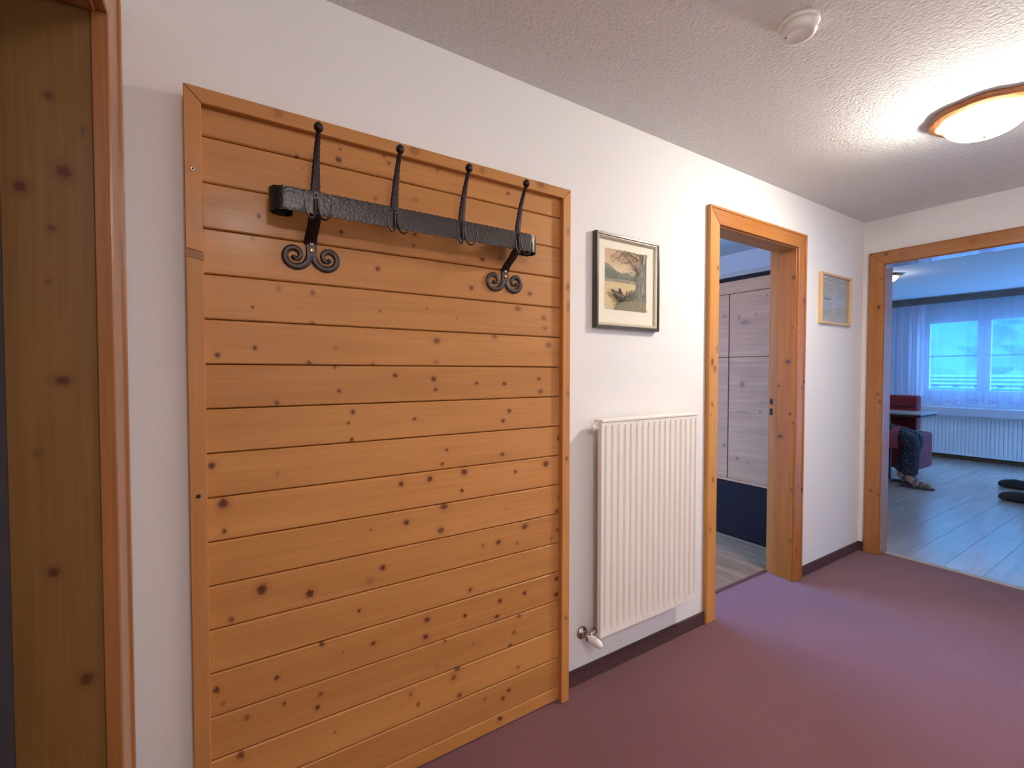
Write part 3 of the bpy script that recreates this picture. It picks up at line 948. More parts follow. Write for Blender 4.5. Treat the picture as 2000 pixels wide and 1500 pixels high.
# left curl (spiral) -> front run -> right curl
for i in range(22, -1, -1):
    th = PI + i / 22 * 1.55 * PI            # measured from the front tangent, turning toward the wall
    rr = RC * (1 - 0.55 * max(0, i - 8) / 14)
    a = -PI / 2 - (i / 22) * 1.55 * PI
    rail_path.append((LX + RC + rr * math.cos(a), RY + RC + rr * math.sin(a)))
nrun = 110
for i in range(1, nrun):
    rail_path.append((LX + RC + (RX - LX - 2 * RC) * i / nrun, RY))
for i in range(0, 23):
    rr = RC * (1 - 0.55 * max(0, i - 8) / 14)
    a = -PI / 2 + (i / 22) * 1.55 * PI
    rail_path.append((RX - RC + rr * math.cos(a), RY + RC + rr * math.sin(a)))
mb = MB()
t = bmesh.new()
rows = []
TH = 0.0045
for i, (x, y) in enumerate(rail_path):
    a = rail_path[max(0, i - 1)]
    b = rail_path[min(len(rail_path) - 1, i + 1)]
    dx, dy = b[0] - a[0], b[1] - a[1]
    ll = math.hypot(dx, dy) or 1
    nx, ny = -dy / ll, dx / ll              # toward the inside of the curl
    sc_ = 0.5 + 0.5 * math.cos(2 * PI * i * 0.36)
    bt, bb_ = 0.0020 * sc_, 0.0026 * (0.5 + 0.5 * math.cos(2 * PI * i * 0.36 + 1.3))
    lip = 0.0030 * sc_
    zs = [RZ0 + bb_, RZ0 + 0.007, (RZ0 + RZ1) / 2, RZ1 - 0.007, RZ1 - bt]
    outs = [0.0016 * (1 - sc_), 0, 0, 0, lip * 0.35]
    fr = [t.verts.new((x + nx * o_, y + ny * o_, z)) for z, o_ in zip(zs, outs)]
    bk = [t.verts.new((x + nx * (TH), y + ny * (TH), z)) for z in zs]
    rows.append((fr, bk))
for i in range(len(rows) - 1):
    (f0, b0), (f1, b1) = rows[i], rows[i + 1]
    for j in range(4):
        t.faces.new((f0[j], f1[j], f1[j + 1], f0[j + 1])).smooth = j in (1, 2)
        t.faces.new((b0[j], b0[j + 1], b1[j + 1], b1[j]))
    t.faces.new((f0[0], b0[0], b1[0], f1[0]))
    t.faces.new((f0[4], f1[4], b1[4], b0[4]))
for (fr, bk) in (rows[0], rows[-1]):
    t.faces.new(fr + list(reversed(bk)))
bmesh.ops.recalc_face_normals(t, faces=t.faces)
mp_ = {v: mb.bm.verts.new(v.co) for v in t.verts}
for fc in t.faces:
    mb.bm.faces.new([mp_[v] for v in fc.verts]).smooth = fc.smooth
t.free()
mb.build('rail', M['iron'], rack)

STEMS = [0.2245, 0.435, 0.648, 0.857]


def bez(p, n):
    """smooth polyline through points (Catmull-Rom)"""
    out = []
    q = [p[0]] + list(p) + [p[-1]]
    for i in range(1, len(q) - 2):
        for k in range(n):
            s = k / n
            a, b, c, d = [Vector(v) for v in q[i - 1:i + 3]]
            out.append(0.5 * ((2 * b) + (c - a) * s + (2 * a - 5 * b + 4 * c - d) * s * s + (3 * b - a - 3 * c + d) * s ** 3))
    out.append(Vector(p[-1]))
    return out


for i, X in enumerate(STEMS):
    long_ = i in (0, 3)
    pts = [(X, RY + 0.009, 1.700), (X, RY + 0.008, 1.752), (X, RY - 0.002, 1.800), (X, RY - 0.020, 1.850), (X, RY - 0.040, 1.884)]
    if long_:
        pts = [(X, PY - 0.004, 1.632), (X, PY - 0.018, 1.650), (X, PY - 0.055, 1.672), (X, RY + 0.012, 1.702)] + pts[1:]
    P = bez(pts, 7)
    rad = []
    for j, p in enumerate(P):
        zz = p.z
        if zz > 1.75:
            w = 0.0122 + (0.0058 - 0.0122) * (zz - 1.75) / (1.884 - 1.75)
        elif zz > 1.69:
            w = 0.0125
        else:
            w = 0.0160
        notch = 1.0 + (0.07 if (j % 2 == 0) else -0.07) * (1 if zz > 1.75 else 0.2)
        rad.append((w * notch, 0.0045))
    mb = MB()
    mb.tube([tuple(p) for p in P], rad, 8, up=(1, 0, 0), smooth=False)
    st = mb.build('prong', M['iron_dark'], rack)
    mb = MB()
    tip = P[-1]
    prof = [(0, -0.012), (0.006, -0.011), (0.0105, -0.006), (0.0118, 0), (0.0105, 0.006), (0.006, 0.0105), (0.003, 0.0135), (0, 0.015)]
    mb.lathe(prof, (X, tip.y - 0.003, tip.z + 0.010), 14)
    mb.build('ball_tip', M['iron_dark'], st)
    # double hook on the front of the rail
    mb = MB()
    yb = RY - 0.0025
    mb.box(X - 0.0065, X + 0.0065, yb - 0.0015, yb + 0.0015, 1.700, 1.748, 0.0008)
    mb.lathe([(0, 0.003), (0.003, 0.002), (0.004, 0), (0, 0)], (X, yb - 0.0015, 1.738), 8, mat=Matrix.Rotation(PI / 2, 4, 'X'))
    for sgn in (-1, 1):
        hp = bez([(X + sgn * 0.003, yb - 0.003, 1.728), (X + sgn * 0.004, yb - 0.006, 1.700), (X + sgn * 0.009, yb - 0.013, 1.678), (X + sgn * 0.019, yb - 0.022, 1.672),
                  (X + sgn * 0.028, yb - 0.027, 1.682), (X + sgn * 0.032, yb - 0.028, 1.700), (X + sgn * 0.033, yb - 0.028, 1.712)], 5)
        n_ = len(hp)
        mb.tube([tuple(p) for p in hp], [0.0030 - 0.0014 * (j / n_) ** 2 for j in range(n_)], 8)
    mb.build('double_hook', M['iron'], rack)

for i, X in ((0, STEMS[0] + 0.0025), (3, STEMS[3])):
    mb = MB()
    yy = PY - 0.004
    for sgn in (-1, 1):
        pts, rad = [], []
        for q in range(6):
            pts.append((X + sgn * 0.0055, yy, 1.640 - (1.640 - 1.599) * q / 6))
            rad.append((0.0085, 0.0036))
        R0, cx, cz = 0.0365, X + sgn * 0.0425, 1.599
        n_ = 46
        for q in range(n_ + 1):
            th = q / n_ * 2 * PI * 1.32
            rr = R0 * (1 - 0.80 * (q / n_) ** 0.9)
            a = -th
            px_ = cx - sgn * rr * math.cos(a)
            pz_ = cz + rr * math.sin(a)
            pts.append((px_, yy - 0.003 * (q / n_), pz_))
            w = 0.0096 - 0.0036 * (q / n_)
            rad.append((w, 0.0038))
        mb.tube(pts, rad, 8, up=(0, 0, 0.0001) if False else None, smooth=True)
        mb.lathe([(0, -0.0065), (0.005, -0.004), (0.0068, 0), (0.005, 0.004), (0, 0.0065)], (pts[-1][0], pts[-1][1] - 0.001, pts[-1][2]), 10)
    mb.box(X - 0.0135, X + 0.0135, yy - 0.0038, PY, 1.600, 1.645, 0.0015)
    sc = mb.build('scroll_plate', M['iron_scroll'], rack)
    for zz in (1.634, 1.616):
        o, mb2 = screw(X, yy - 0.0045, zz, 0.0052, sc, M['steel'] if zz > 1.62 else M['brass'])

# ------------------------------------------------------------------ picture frames
def frame_profile(mb, x0, x1, z0, z1, prof, yb, mi=0):
    """mitred frame; prof = [(inset, out)] from the wall side round to the rebate"""
    for side in range(4):
        rows = []
        for ins, out in prof:
            a, b, c, d = (x0 + ins, z0 + ins), (x1 - ins, z0 + ins), (x1 - ins, z1 - ins), (x0 + ins, z1 - ins)
            p, q = [(a, b), (b, c), (c, d), (d, a)][side]
            rows.append(((p[0], yb - out, p[1]), (q[0], yb - out, q[1])))
        t = bmesh.new()
        vs = [(t.verts.new(p), t.verts.new(q)) for p, q in rows]
        for i in range(len(vs)):
            j = (i + 1) % len(vs)
            t.faces.new((vs[i][0], vs[i][1], vs[j][1], vs[j][0]))
        t.faces.new([v[0] for v in vs])
        t.faces.new([v[1] for v in reversed(vs)])
        bmesh.ops.recalc_face_normals(t, faces=t.faces)
        mb.merge(t, mi)


M['frame_black'] = plain('dark_olive_frame', (0.045, 0.035, 0.018, 1), 0.35, coat=0.3)
M['frame_silver'] = plain('champagne_moulding', (0.62, 0.55, 0.42, 1), 0.35, metal=0.35, bump=0.3, bscale=90)
M['mat_board'] = plain('cream_mat_board', (0.86, 0.81, 0.66, 1), 0.8, var=0.03, bscale=40)
M['picture_glass'] = glass_mat('picture_glass', 0.03, 1.45)
pic = thing('framed_etching', 'etching of a boat under a bare tree, dark frame and cream mat, above the radiator', 'picture', (1.50, 0, 1.463))
fx0, fx1, fz0, fz1 = 1.307, 1.694, 1.464, 1.860
mb = MB()
frame_profile(mb, fx0, fx1, fz0, fz1, [(0, 0.001), (0, 0.022), (0.003, 0.026), (0.011, 0.026), (0.013, 0.020), (0.013, 0.001)], 0)
mb.build('frame', M['frame_black'], pic)
mb = MB()
frame_profile(mb, fx0 + 0.0132, fx1 - 0.0132, fz0 + 0.0132, fz1 - 0.0132, [(0, 0.002), (0, 0.0215), (0.004, 0.0225), (0.009, 0.018), (0.013, 0.013), (0.013, 0.002)], 0)
mb.build('inner_moulding', M['frame_silver'], pic)
box_ob('mat', M['mat_board'], pic, fx0 + 0.024, fx1 - 0.024, -0.010, -0.004, fz0 + 0.024, fz1 - 0.024)


def print_mesh(name, shapes, x0, x1, z0, z1, y, parent, mt, step=0.00008):
    me = bpy.data.meshes.new(name)
    verts, faces, cols = [], [], []
    org = ORIGIN[parent.name]
    for i, (poly, col) in enumerate(shapes):
        b = len(verts)
        for u, v in poly:
            u, v = min(max(u, 0), 1), min(max(v, 0), 1)
            verts.append((x0 + (x1 - x0) * u - org.x, y - step * i - org.y, z0 + (z1 - z0) * v - org.z))
        faces.append(list(range(b, b + len(poly))))
        cols.append(col)
    me.from_pydata(verts, [], faces)
    ca = me.color_attributes.new('ink', 'FLOAT_COLOR', 'CORNER')
    for p in me.polygons:
        for li in p.loop_indices:
            ca.data[li].color = cols[p.index]
    me.materials.append(mt)
    o = bpy.data.objects.new(name, me)
    COL.objects.link(o)
    o.parent = parent
    ORIGIN[o.name] = org
    return o


def stroke(pts, w0, w1):
    out = []
    n = len(pts)
    polys = []
    for i in range(n - 1):
        (xa, ya), (xb, yb) = pts[i], pts[i + 1]
        l = math.hypot(xb - xa, yb - ya) or 1
        nx, ny = -(yb - ya) / l, (xb - xa) / l
        wa = w0 + (w1 - w0) * i / (n - 1)
        wb = w0 + (w1 - w0) * (i + 1) / (n - 1)
        polys.append([(xa + nx * wa, ya + ny * wa), (xa - nx * wa, ya - ny * wa), (xb - nx * wb, yb - ny * wb), (xb + nx * wb, yb + ny * wb)])
    return polys


rg = random.Random(11)
sh = [([(0, 0), (1, 0), (1, 1), (0, 1)], lin(214, 190, 152))]
for i in range(10):                                       # evening sky, paler toward the hills
    v0 = 1 - i * 0.045
    f_ = i / 9
    sh.append(([(0, v0 - .05), (1, v0 - .05), (1, v0), (0, v0)], lin(206 + 18 * f_, 176 + 28 * f_, 146 + 24 * f_)))
sh.append(([(0, .48), (0, .765), (.08, .745), (.18, .70), (.28, .645), (.40, .62), (.52, .635), (.66, .60), (1, .62), (1, .48)], lin(150, 148, 132)))
sh.append(([(0, .50), (0, .70), (.12, .68), (.22, .62), (.34, .575), (.60, .57), (1, .56), (1, .47)], lin(128, 132, 120)))
for i in range(26):
    x, y = rg.random() * .75, .5 + rg.random() * .13
    sh += [(p, lin(110 + rg.randint(0, 40), 115 + rg.randint(0, 35), 105)) for p in stroke([(x, y), (x + .05, y + rg.uniform(-.02, .02))], .006, .002)]
sh.append(([(0, .455), (0, .505), (.5, .52), (1, .50), (1, .455)], lin(176, 166, 140)))
sh.append(([(0, 0), (0, .45), (.6, .46), (1, .40), (1, 0)], lin(216, 192, 150)))
for i in range(30):
    x, y = rg.random() * .7, .03 + rg.random() * .4
    sh += [(p, lin(196 + rg.randint(-10, 20), 172 + rg.randint(-8, 18), 132)) for p in stroke([(x, y), (x + .12, y)], .004, .002)]
# wooded bank
sh.append(([(.20, 0), (.26, .10), (.34, .16), (.46, .24), (.58, .33), (.68, .36), (.80, .40), (1, .45), (1, 0)], lin(134, 127, 108)))
sh.append(([(.28, 0), (.33, .08), (.45, .16), (.62, .22), (.82, .26), (1, .20), (1, 0)], lin(148, 138, 112)))
# trunk
sh.append(([(.66, .20), (.72, .34), (.75, .52), (.74, .70), (.70, .80), (.74, .80), (.80, .70), (.83, .86), (.82, 1), (.93, 1), (.92, .82), (1, .90), (1, .16), (.86, .18)], lin(132, 130, 118)))
sh.append(([(.80, .22), (.84, .50), (.86, .80), (.90, .80), (.95, .50), (.97, .22)], lin(146, 144, 130)))
for i in range(160):
    x, y = rg.uniform(.66, 1), rg.uniform(.17, 1)
    if x > .70 + .06 * abs(y - .5):
        c = rg.randint(92, 168)
        sh += [(p, lin(c, c, c - 10)) for p in stroke([(x, y), (x + rg.uniform(-.015, .015), y + rg.uniform(.03, .09))], .005, .002)]
for i in range(120):
    x, y = rg.uniform(0, .72), rg.uniform(.48, .66)
    c = rg.randint(112, 160)
    sh += [(p, lin(c, c, c - 14)) for p in stroke([(x, y), (x + rg.uniform(.02, .06), y + rg.uniform(-.012, .012))], .005, .002)]
# branches
def branch(x, y, a, l, w, d):
    pts = [(x, y)]
    for _ in range(5):
        a += rg.uniform(-.3, .3)
        x += math.cos(a) * l / 5
        y += math.sin(a) * l / 5
        pts.append((x, y))
        if d > 0 and rg.random() < .75:
            branch(x, y, a + rg.choice([-1, 1]) * rg.uniform(.5, 1.0), l * .5, w * .5, d - 1)
    for p in stroke(pts, w, w * .4):
        sh.append((p, lin(92, 84, 76)))


branch(.74, .70, 2.3, .50, .010, 2)
branch(.76, .80, 2.6, .60, .008, 3)
branch(.74, .66, 2.6, .34, .006, 2)
branch(.77, .86, 2.8, .50, .009, 2)
branch(.80, .94, 2.9, .42, .008, 2)
branch(.76, .62, 2.2, .30, .008, 1)
branch(.92, .86, .9, .16, .01, 1)
# moored boat with a seated figure
sh.append(([(.09, .315), (.13, .325), (.44, .235), (.46, .17), (.40, .13), (.25, .18)], lin(74, 72, 66)))
sh.append(([(.12, .305), (.42, .225), (.40, .20), (.24, .235)], lin(120, 108, 88)))
sh.append(([(.27, .275), (.28, .355), (.31, .36), (.37, .27), (.36, .25)], lin(70, 66, 60)))
for i in range(70):
    x, y = .44 + rg.random() * .26, .16 + rg.random() * .17
    if abs(y - .25) < .11 - abs(x - .56) * .5:
        c = rg.randint(80, 128)
        sh += [(p, lin(c, c - 2, c - 12)) for p in stroke([(x, y), (x + rg.uniform(-.02, .04), y + rg.uniform(-.03, .05))], .008, .003)]
for i in range(60):
    x, y = .22 + rg.random() * .75, rg.random() * .3
    if y < (x - .1) * .55:
        c = rg.randint(80, 150)
        sh += [(p, lin(c, c - 4, c - 18)) for p in stroke([(x, y), (x + rg.uniform(-.03, .05), y + rg.uniform(-.02, .03))], .006, .002)]
for i in range(8):
    x = .12 + rg.random() * .15
    y = .06 + rg.random() * .1
    sh += [(p, lin(96, 92, 82)) for p in stroke([(x, y), (x + .06, y + .01)], .004, .002)]
print_mesh('etching', sh, 1.367, 1.619, 1.546, 1.800, -0.0102, pic, vcol_mat('etching_ink'), 0.000012)
box_ob('glass', M['picture_glass'], pic, fx0 + 0.020, fx1 - 0.020, -0.0140, -0.0135, fz0 + 0.020, fz1 - 0.020)

M['pale_frame'] = pine('pale_beech_frame', 'z', 'xz', (0.72, 0.47, 0.22), (0.60, 0.36, 0.15), (), 0.4, 0.2)
cert = thing('framed_certificate', 'small document with faint text in a pale wood frame between the two doorways', 'picture', (3.455, 0, 1.596))
cx0, cx1, cz0, cz1 = 3.240, 3.668, 1.597, 1.924
mb = MB()
frame_profile(mb, cx0, cx1, cz0, cz1, [(0, 0.001), (0, 0.018), (0.002, 0.020), (0.014, 0.020), (0.016, 0.016), (0.016, 0.001)], 0)
mb.build('frame', M['pale_frame'], cert)
ink = [([(0, 0), (1, 0), (1, 1), (0, 1)], lin(176, 168, 146))]
rg = random.Random(5)
for colx in (0.08, 0.56):
    for r_ in range(18):
        v = .90 - r_ * .045
        if r_ in (1, 9, 10):
            continue
        l = rg.uniform(.22, .36)
        ink.append(([(colx, v), (colx + l, v), (colx + l, v + .012), (colx, v + .012)], lin(140, 134, 118)))
ink.append(([(.10, .47), (.36, .47), (.36, .52), (.10, .52)], lin(128, 122, 108)))
ink.append(([(.488, .03), (.492, .03), (.492, .97), (.488, .97)], lin(150, 142, 122)))
print_mesh('document', ink, cx0 + 0.015, cx1 - 0.015, cz0 + 0.015, cz1 - 0.015, -0.006, cert, vcol_mat('document_ink'), 0.00003)
box_ob('backing', M['mat_board'], cert, cx0 + 0.012, cx1 - 0.012, -0.0055, -0.002, cz0 + 0.012, cz1 - 0.012)
box_ob('glass', M['picture_glass'], cert, cx0 + 0.014, cx1 - 0.014, -0.0105, -0.010, cz0 + 0.014, cz1 - 0.014)

# ------------------------------------------------------------------ radiators
def ribbed_panel(mb, P, u0, u1, z0, z1, d, n, depth, groove):
    """front sheet with n grooves; P(u, out, z) -> world point; grooves fade out at both ends"""
    us = []
    pitch = (u1 - u0) / n
    us.append((u0, 0))
    for i in range(n):
        c = u0 + (i + 1) * pitch - pitch * 0.42
        if i == n - 1 and c + groove > u1:
            break
        us += [(c - groove / 2, 0), (c - groove / 5, 1), (c + groove / 5, 1), (c + groove / 2, 0)]
    us.append((u1, 0))
    zs = [(z0, 0), (z0 + 0.012, 0), (z0 + 0.055, 1), (z1 - 0.040, 1), (z1 - 0.014, 0), (z1, 0)]
    t = bmesh.new()
    V = [[t.verts.new(P(u, d - depth * g * k, z)) for z, k in zs] for u, g in us]
    B = [[t.verts.new(P(u, d - depth - 0.002, z)) for z, k in (zs[0], zs[-1])] for u, g in us]
    for i in range(len(us) - 1):
        for j in range(len(zs) - 1):
            t.faces.new((V[i][j], V[i + 1][j], V[i + 1][j + 1], V[i][j + 1]))
        t.faces.new((B[i][0], B[i][1], B[i + 1][1], B[i + 1][0]))
        t.faces.new((V[i][0], B[i][0], B[i + 1][0], V[i + 1][0]))
        t.faces.new((V[i][-1], V[i + 1][-1], B[i + 1][1], B[i][1]))
    for i in (0, -1):
        t.faces.new(V[i] + [B[i][1], B[i][0]])
    bmesh.ops.recalc_face_normals(t, faces=t.faces)
    mb.merge(t, 0, False)


def radiator(root, P, u0, u1, z0, z1, d, n, mt):
    mb = MB()
    ribbed_panel(mb, P, u0, u1, z0, z1, d, n, 0.0115, 0.4 * (u1 - u0) / n)
    mb.build('front_panel', mt, root)
    def pbox(name, ua, ub, oa, ob, za, zb, bev=0.001):
        a, b = P(ua, oa, za), P(ub, ob, zb)
        return box_ob(name, mt, root, a[0], b[0], a[1], b[1], za, zb, bev)
    pbox('top_grille', u0 + 0.002, u1 - 0.002, d - 0.048, d + 0.0035, z1 - 0.001, z1 + 0.010, 0.002)
    pbox('side_cover', u0 - 0.0005, u0 + 0.003, d - 0.020, d - 0.006, z0 + 0.004, z1 - 0.002)
    pbox('side_cover', u1 - 0.003, u1 + 0.0005, d - 0.020, d - 0.006, z0 + 0.004, z1 - 0.002)
    pbox('back_panel', u0 + 0.022, u1 - 0.022, d - 0.046, d - 0.040, z0 + 0.01, z1 - 0.01)
    pbox('bracket', u0 + 0.12, u0 + 0.15, 0.0016, d - 0.044, z1 - 0.10, z1 - 0.04)
    pbox('bracket', u1 - 0.15, u1 - 0.12, 0.0016, d - 0.044, z1 - 0.10, z1 - 0.04)


rad = thing('radiator', 'tall cream ribbed panel radiator on the white wall beneath the etching', 'radiator', (1.60, 0, 0.2))
RU0, RU1, RZ_0, RZ_1, RD = 1.292, 1.906, 0.205, 1.080, 0.076
radiator(rad, lambda u, o, z: (u, -o, z), RU0, RU1, RZ_0, RZ_1, RD, 17, M['rad'])
RXm = Matrix.Rotation(PI / 2, 4, 'X')
RYm = Matrix.Rotation(-PI / 2, 4, 'Y')
mb = MB()
mb.lathe([(0, 0), (0.010, 0), (0.010, 0.012), (0.006, 0.013), (0.006, 0.018), (0.012, 0.020), (0.012, 0.030), (0.009, 0.033), (0, 0.033)], (RU0 + 0.004, -0.052, 1.057), 14, mat=RYm)
mb.build('bleed_valve', M['rad'], rad)
mb = MB()
mb.lathe([(0, 0), (0.008, 0), (0.008, 0.006), (0.004, 0.007), (0, 0.007)], (RU1 + 0.0, -0.052, 0.243), 12, mat=Matrix.Rotation(PI / 2, 4, 'Y'))
mb.build('end_plug', M['hole'], rad)
# supply valve and thermostat head
mb = MB()
vx, vz = 1.258, 0.205
mb.lathe([(0, 0.0), (0.027, 0.0), (0.026, 0.006), (0.018, 0.011), (0.013, 0.013), (0.013, 0.030), (0.016, 0.031), (0.016, 0.046), (0.013, 0.047), (0.013, 0.056), (0, 0.056)], (vx, -0.0015, vz), 20, mat=RXm)
mb.tube([(vx, -0.036, vz), (vx + 0.018, -0.038, vz + 0.006), (RU0 + 0.006, -0.044, vz + 0.024)], [0.0115, 0.013, 0.0125], 12)
mb.build('valve_body', M['chrome'], rad)
mb = MB()
mb.lathe([(0, 0), (0.014, 0), (0.0165, 0.004), (0.0175, 0.014), (0.0172, 0.030), (0.0155, 0.046), (0.012, 0.058), (0.006, 0.065), (0, 0.067)], (vx, -0.054, vz), 24, mat=RXm)
th = mb.build('thermostat_head', M['white_plastic'], rad)
mb = MB()
for k in range(5):
    a = 0.9 + k * 0.32
    for q in range(2):
        yy = -0.054 - 0.018 - q * 0.014
        c = Vector((vx + 0.0173 * math.cos(a), yy, vz + 0.0173 * math.sin(a)))
        mb.tube([tuple(c + Vector((0, 0.004, 0))), tuple(c - Vector((0, 0.004, 0)))], 0.0009, 5)
mb.build('grip_ridges', M['grey_mark'], th)

# ------------------------------------------------------------------ ceiling lamps and smoke detector
M['lamp_wood'] = pine('lamp_ring_wood', 'x', 'xy', (0.42, 0.17, 0.055), (0.28, 0.095, 0.028), (), 0.35, 0.3)
M['lamp_glow'] = emit('glowing_lamp_glass', LAMP_COLOR, LAMP_NEAR_DOOR, (-0.97, -0.25))
M['lamp_glow2'] = emit('glowing_lamp_glass_behind', LAMP_BEHIND_COLOR, LAMP_BEHIND)


def ceiling_lamp(x, y, z, label, glow, rot=0.0, s=1.0):
    t_ = thing('ceiling_lamp', label, 'lamp', (x, y, z))
    R = Matrix.Rotation(rot, 4, 'Z') @ Matrix.Scale(s, 4)
    scal = lambda a: 1.0 + 0.055 * abs(math.cos(4 * a)) ** 0.6 * (1 if True else 0)
    mb = MB()
    mb.lathe([(0, 0), (0.165, 0), (0.170, -0.006), (0.170, -0.016), (0.160, -0.024), (0.150, -0.026), (0.143, -0.032), (0.134, -0.032), (0.132, -0.018), (0, -0.018)],
             (x, y, z), 64, mat=R, rad=scal)
    mb.build('wooden_ring', M['lamp_wood'], t_)
    mb = MB()
    prof = []
    for k in range(13):
        a = k / 12 * PI / 2
        prof.append((0.130 * math.cos(a) ** 0.75, -0.020 - 0.082 * math.sin(a)))
    prof[-1] = (0, -0.102)
    prof = [(0, -0.0185), (0.129, -0.0185)] + prof
    mb.lathe(prof, (x, y, z), 48, mat=R)
    mb.build('glass_dome', glow, t_)
    mb = MB()
    mb.lathe([(0, -0.100), (0.007, -0.1005), (0.008, -0.104), (0.005, -0.109), (0, -0.111)], (x, y, z), 14, mat=R)
    mb.build('finial', M['brass'], t_)
    return t_


ceiling_lamp(2.645, -0.865, H, 'glowing glass dome ceiling lamp with scalloped wooden ring, near the living room door', M['lamp_glow'], 0.2)
ceiling_lamp(0.15, -2.45, H, 'twin glass dome ceiling lamp with wooden ring, farther back in the hallway', M['lamp_glow2'], 0.2)

DX, DY = 1.507, -0.692
det = thing('smoke_detector', 'round ivory smoke detector on the rough white ceiling', 'smoke detector', (DX, DY, H))
mb = MB()
mb.lathe([(0, 0.0), (0.056, 0.0), (0.056, -0.010), (0.053, -0.013), (0, -0.013)], (DX, DY, H), 36)
mb.build('base_plate', M['detector'], det)
mb = MB()
mb.lathe([(0, -0.013), (0.048, -0.013), (0.049, -0.020), (0.050, -0.030), (0.046, -0.037), (0.036, -0.041), (0.034, -0.0405), (0, -0.042)], (DX, DY, H), 36)
cv = mb.build('cover', M['detector'], det)
mb = MB()
mb.lathe([(0, -0.0412), (0.0030, -0.0418), (0.0030, -0.0428), (0, -0.0430)], (DX - 0.026, DY + 0.024, H), 10)
mb.build('indicator', M['hole'], cv)

# ------------------------------------------------------------------ bedroom wardrobe
M['oak_grey'] = pine('pale_grey_oak', 'y', 'yz', (0.55, 0.295, 0.150), (0.42, 0.21, 0.10),
                     [(y - 0.9, z - 1.2, r, r2, s) for y, z, r, r2, s in
                      [(.60, 1.70, .010, .014, .6), (.47, 1.71, .007, .012, .6), (.55, 1.66, .045, .018, .5), (.39, 1.84, .006, .008, .7), (.57, 1.19, .020, .025, .6), (.72, 1.72, .02, .014, .4),
                       (.43, .99, .008, .010, .7), (.60, .62, .014, .010, .7), (.52, .60, .010, .010, .4), (.71, .71, .02, .014, .6), (.40, 1.06, .05, .012, .3), (.56, .98, .06, .015, .3)]],
                     0.5, 0.05, (0.10, 0.06, 0.05), 0.05, 1.3)
M['wardrobe_dark'] = plain('dark_brown_laminate', (0.018, 0.011, 0.012, 1), 0.7)
M['wardrobe_trim'] = plain('grey_cornice', (0.30, 0.27, 0.22, 1), 0.5)
wx, wy0, wy1 = 3.36, 0.22, 2.20
wd = thing('wardrobe', 'pale oak wardrobe with dark base panel seen through the bedroom door', 'wardrobe', (3.63, 1.2, 0))
box_ob('carcass', M['wardrobe_dark'], wd, wx + 0.03, XR - 0.005, wy0, wy1, 0.0, 2.015)
box_ob('cornice', M['wardrobe_trim'], wd, wx - 0.01, XR - 0.005, wy0 - 0.01, wy1 + 0.01, 2.015, 2.045, 0.002)
box_ob('top_trim', M['wardrobe_dark'], wd, wx + 0.004, wx + 0.03, wy0, wy1, 1.985, 2.015, 0.001)
for (ya, yb) in ((wy0, 0.676), (0.684, 1.45), (1.458, wy1)):
    for (za, zb) in ((0.455, 1.396), (1.400, 1.885)):
        o = MB().box(wx, wx + 0.03, ya, yb, za, zb, 0.0012).build('door_panel', M['oak_grey'], wd, (wx, 0.9, 1.2))
MB().box(wx, wx + 0.03, wy0, wy1, 1.889, 1.984, 0.0012).build('frieze', M['oak_grey'], wd, (wx, 0.9, 1.2))
MB().box(wx, wx + 0.03, wy0, wy1, 0.435, 0.453, 0.0012).build('rail', M['oak_grey'], wd, (wx, 0.9, 1.2))
box_ob('base_panel', plain('black_brown_plinth', (0.016, 0.010, 0.011, 1), 0.75, var=0.3, bscale=300), wd, wx + 0.002, wx + 0.03, wy0, wy1, 0.012, 0.432, 0.002)
for m_ in ('black_brown_plinth', 'dark_brown_laminate'):
    bpy.data.materials[m_].node_tree.nodes['Principled BSDF'].inputs['Specular IOR Level'].default_value = 0.12
# bedroom window (lets the daylight in)
w2 = struct_empty('window_2', (2.05, BY1, 0.85), 'bedroom window')
for (a, b, c, d) in ((1.0, 1.06, 0.12, 2.3), (3.22, 3.28, 0.12, 2.3), (1.06, 3.22, 0.12, 0.18), (1.06, 3.22, 2.24, 2.3), (2.12, 2.17, 0.18, 2.24)):
    box_ob('frame', M['white_plastic'], w2, a, b, BY1 + 0.03, BY1 + 0.09, c, d, 0.003)
M['pane'] = glass_mat('window_glass', 0.0, 1.45)
for a, b in ((1.06, 2.12), (2.17, 3.22)):
    box_ob('pane', M['pane'], w2, a, b, BY1 + 0.055, BY1 + 0.06, 0.18, 2.24)

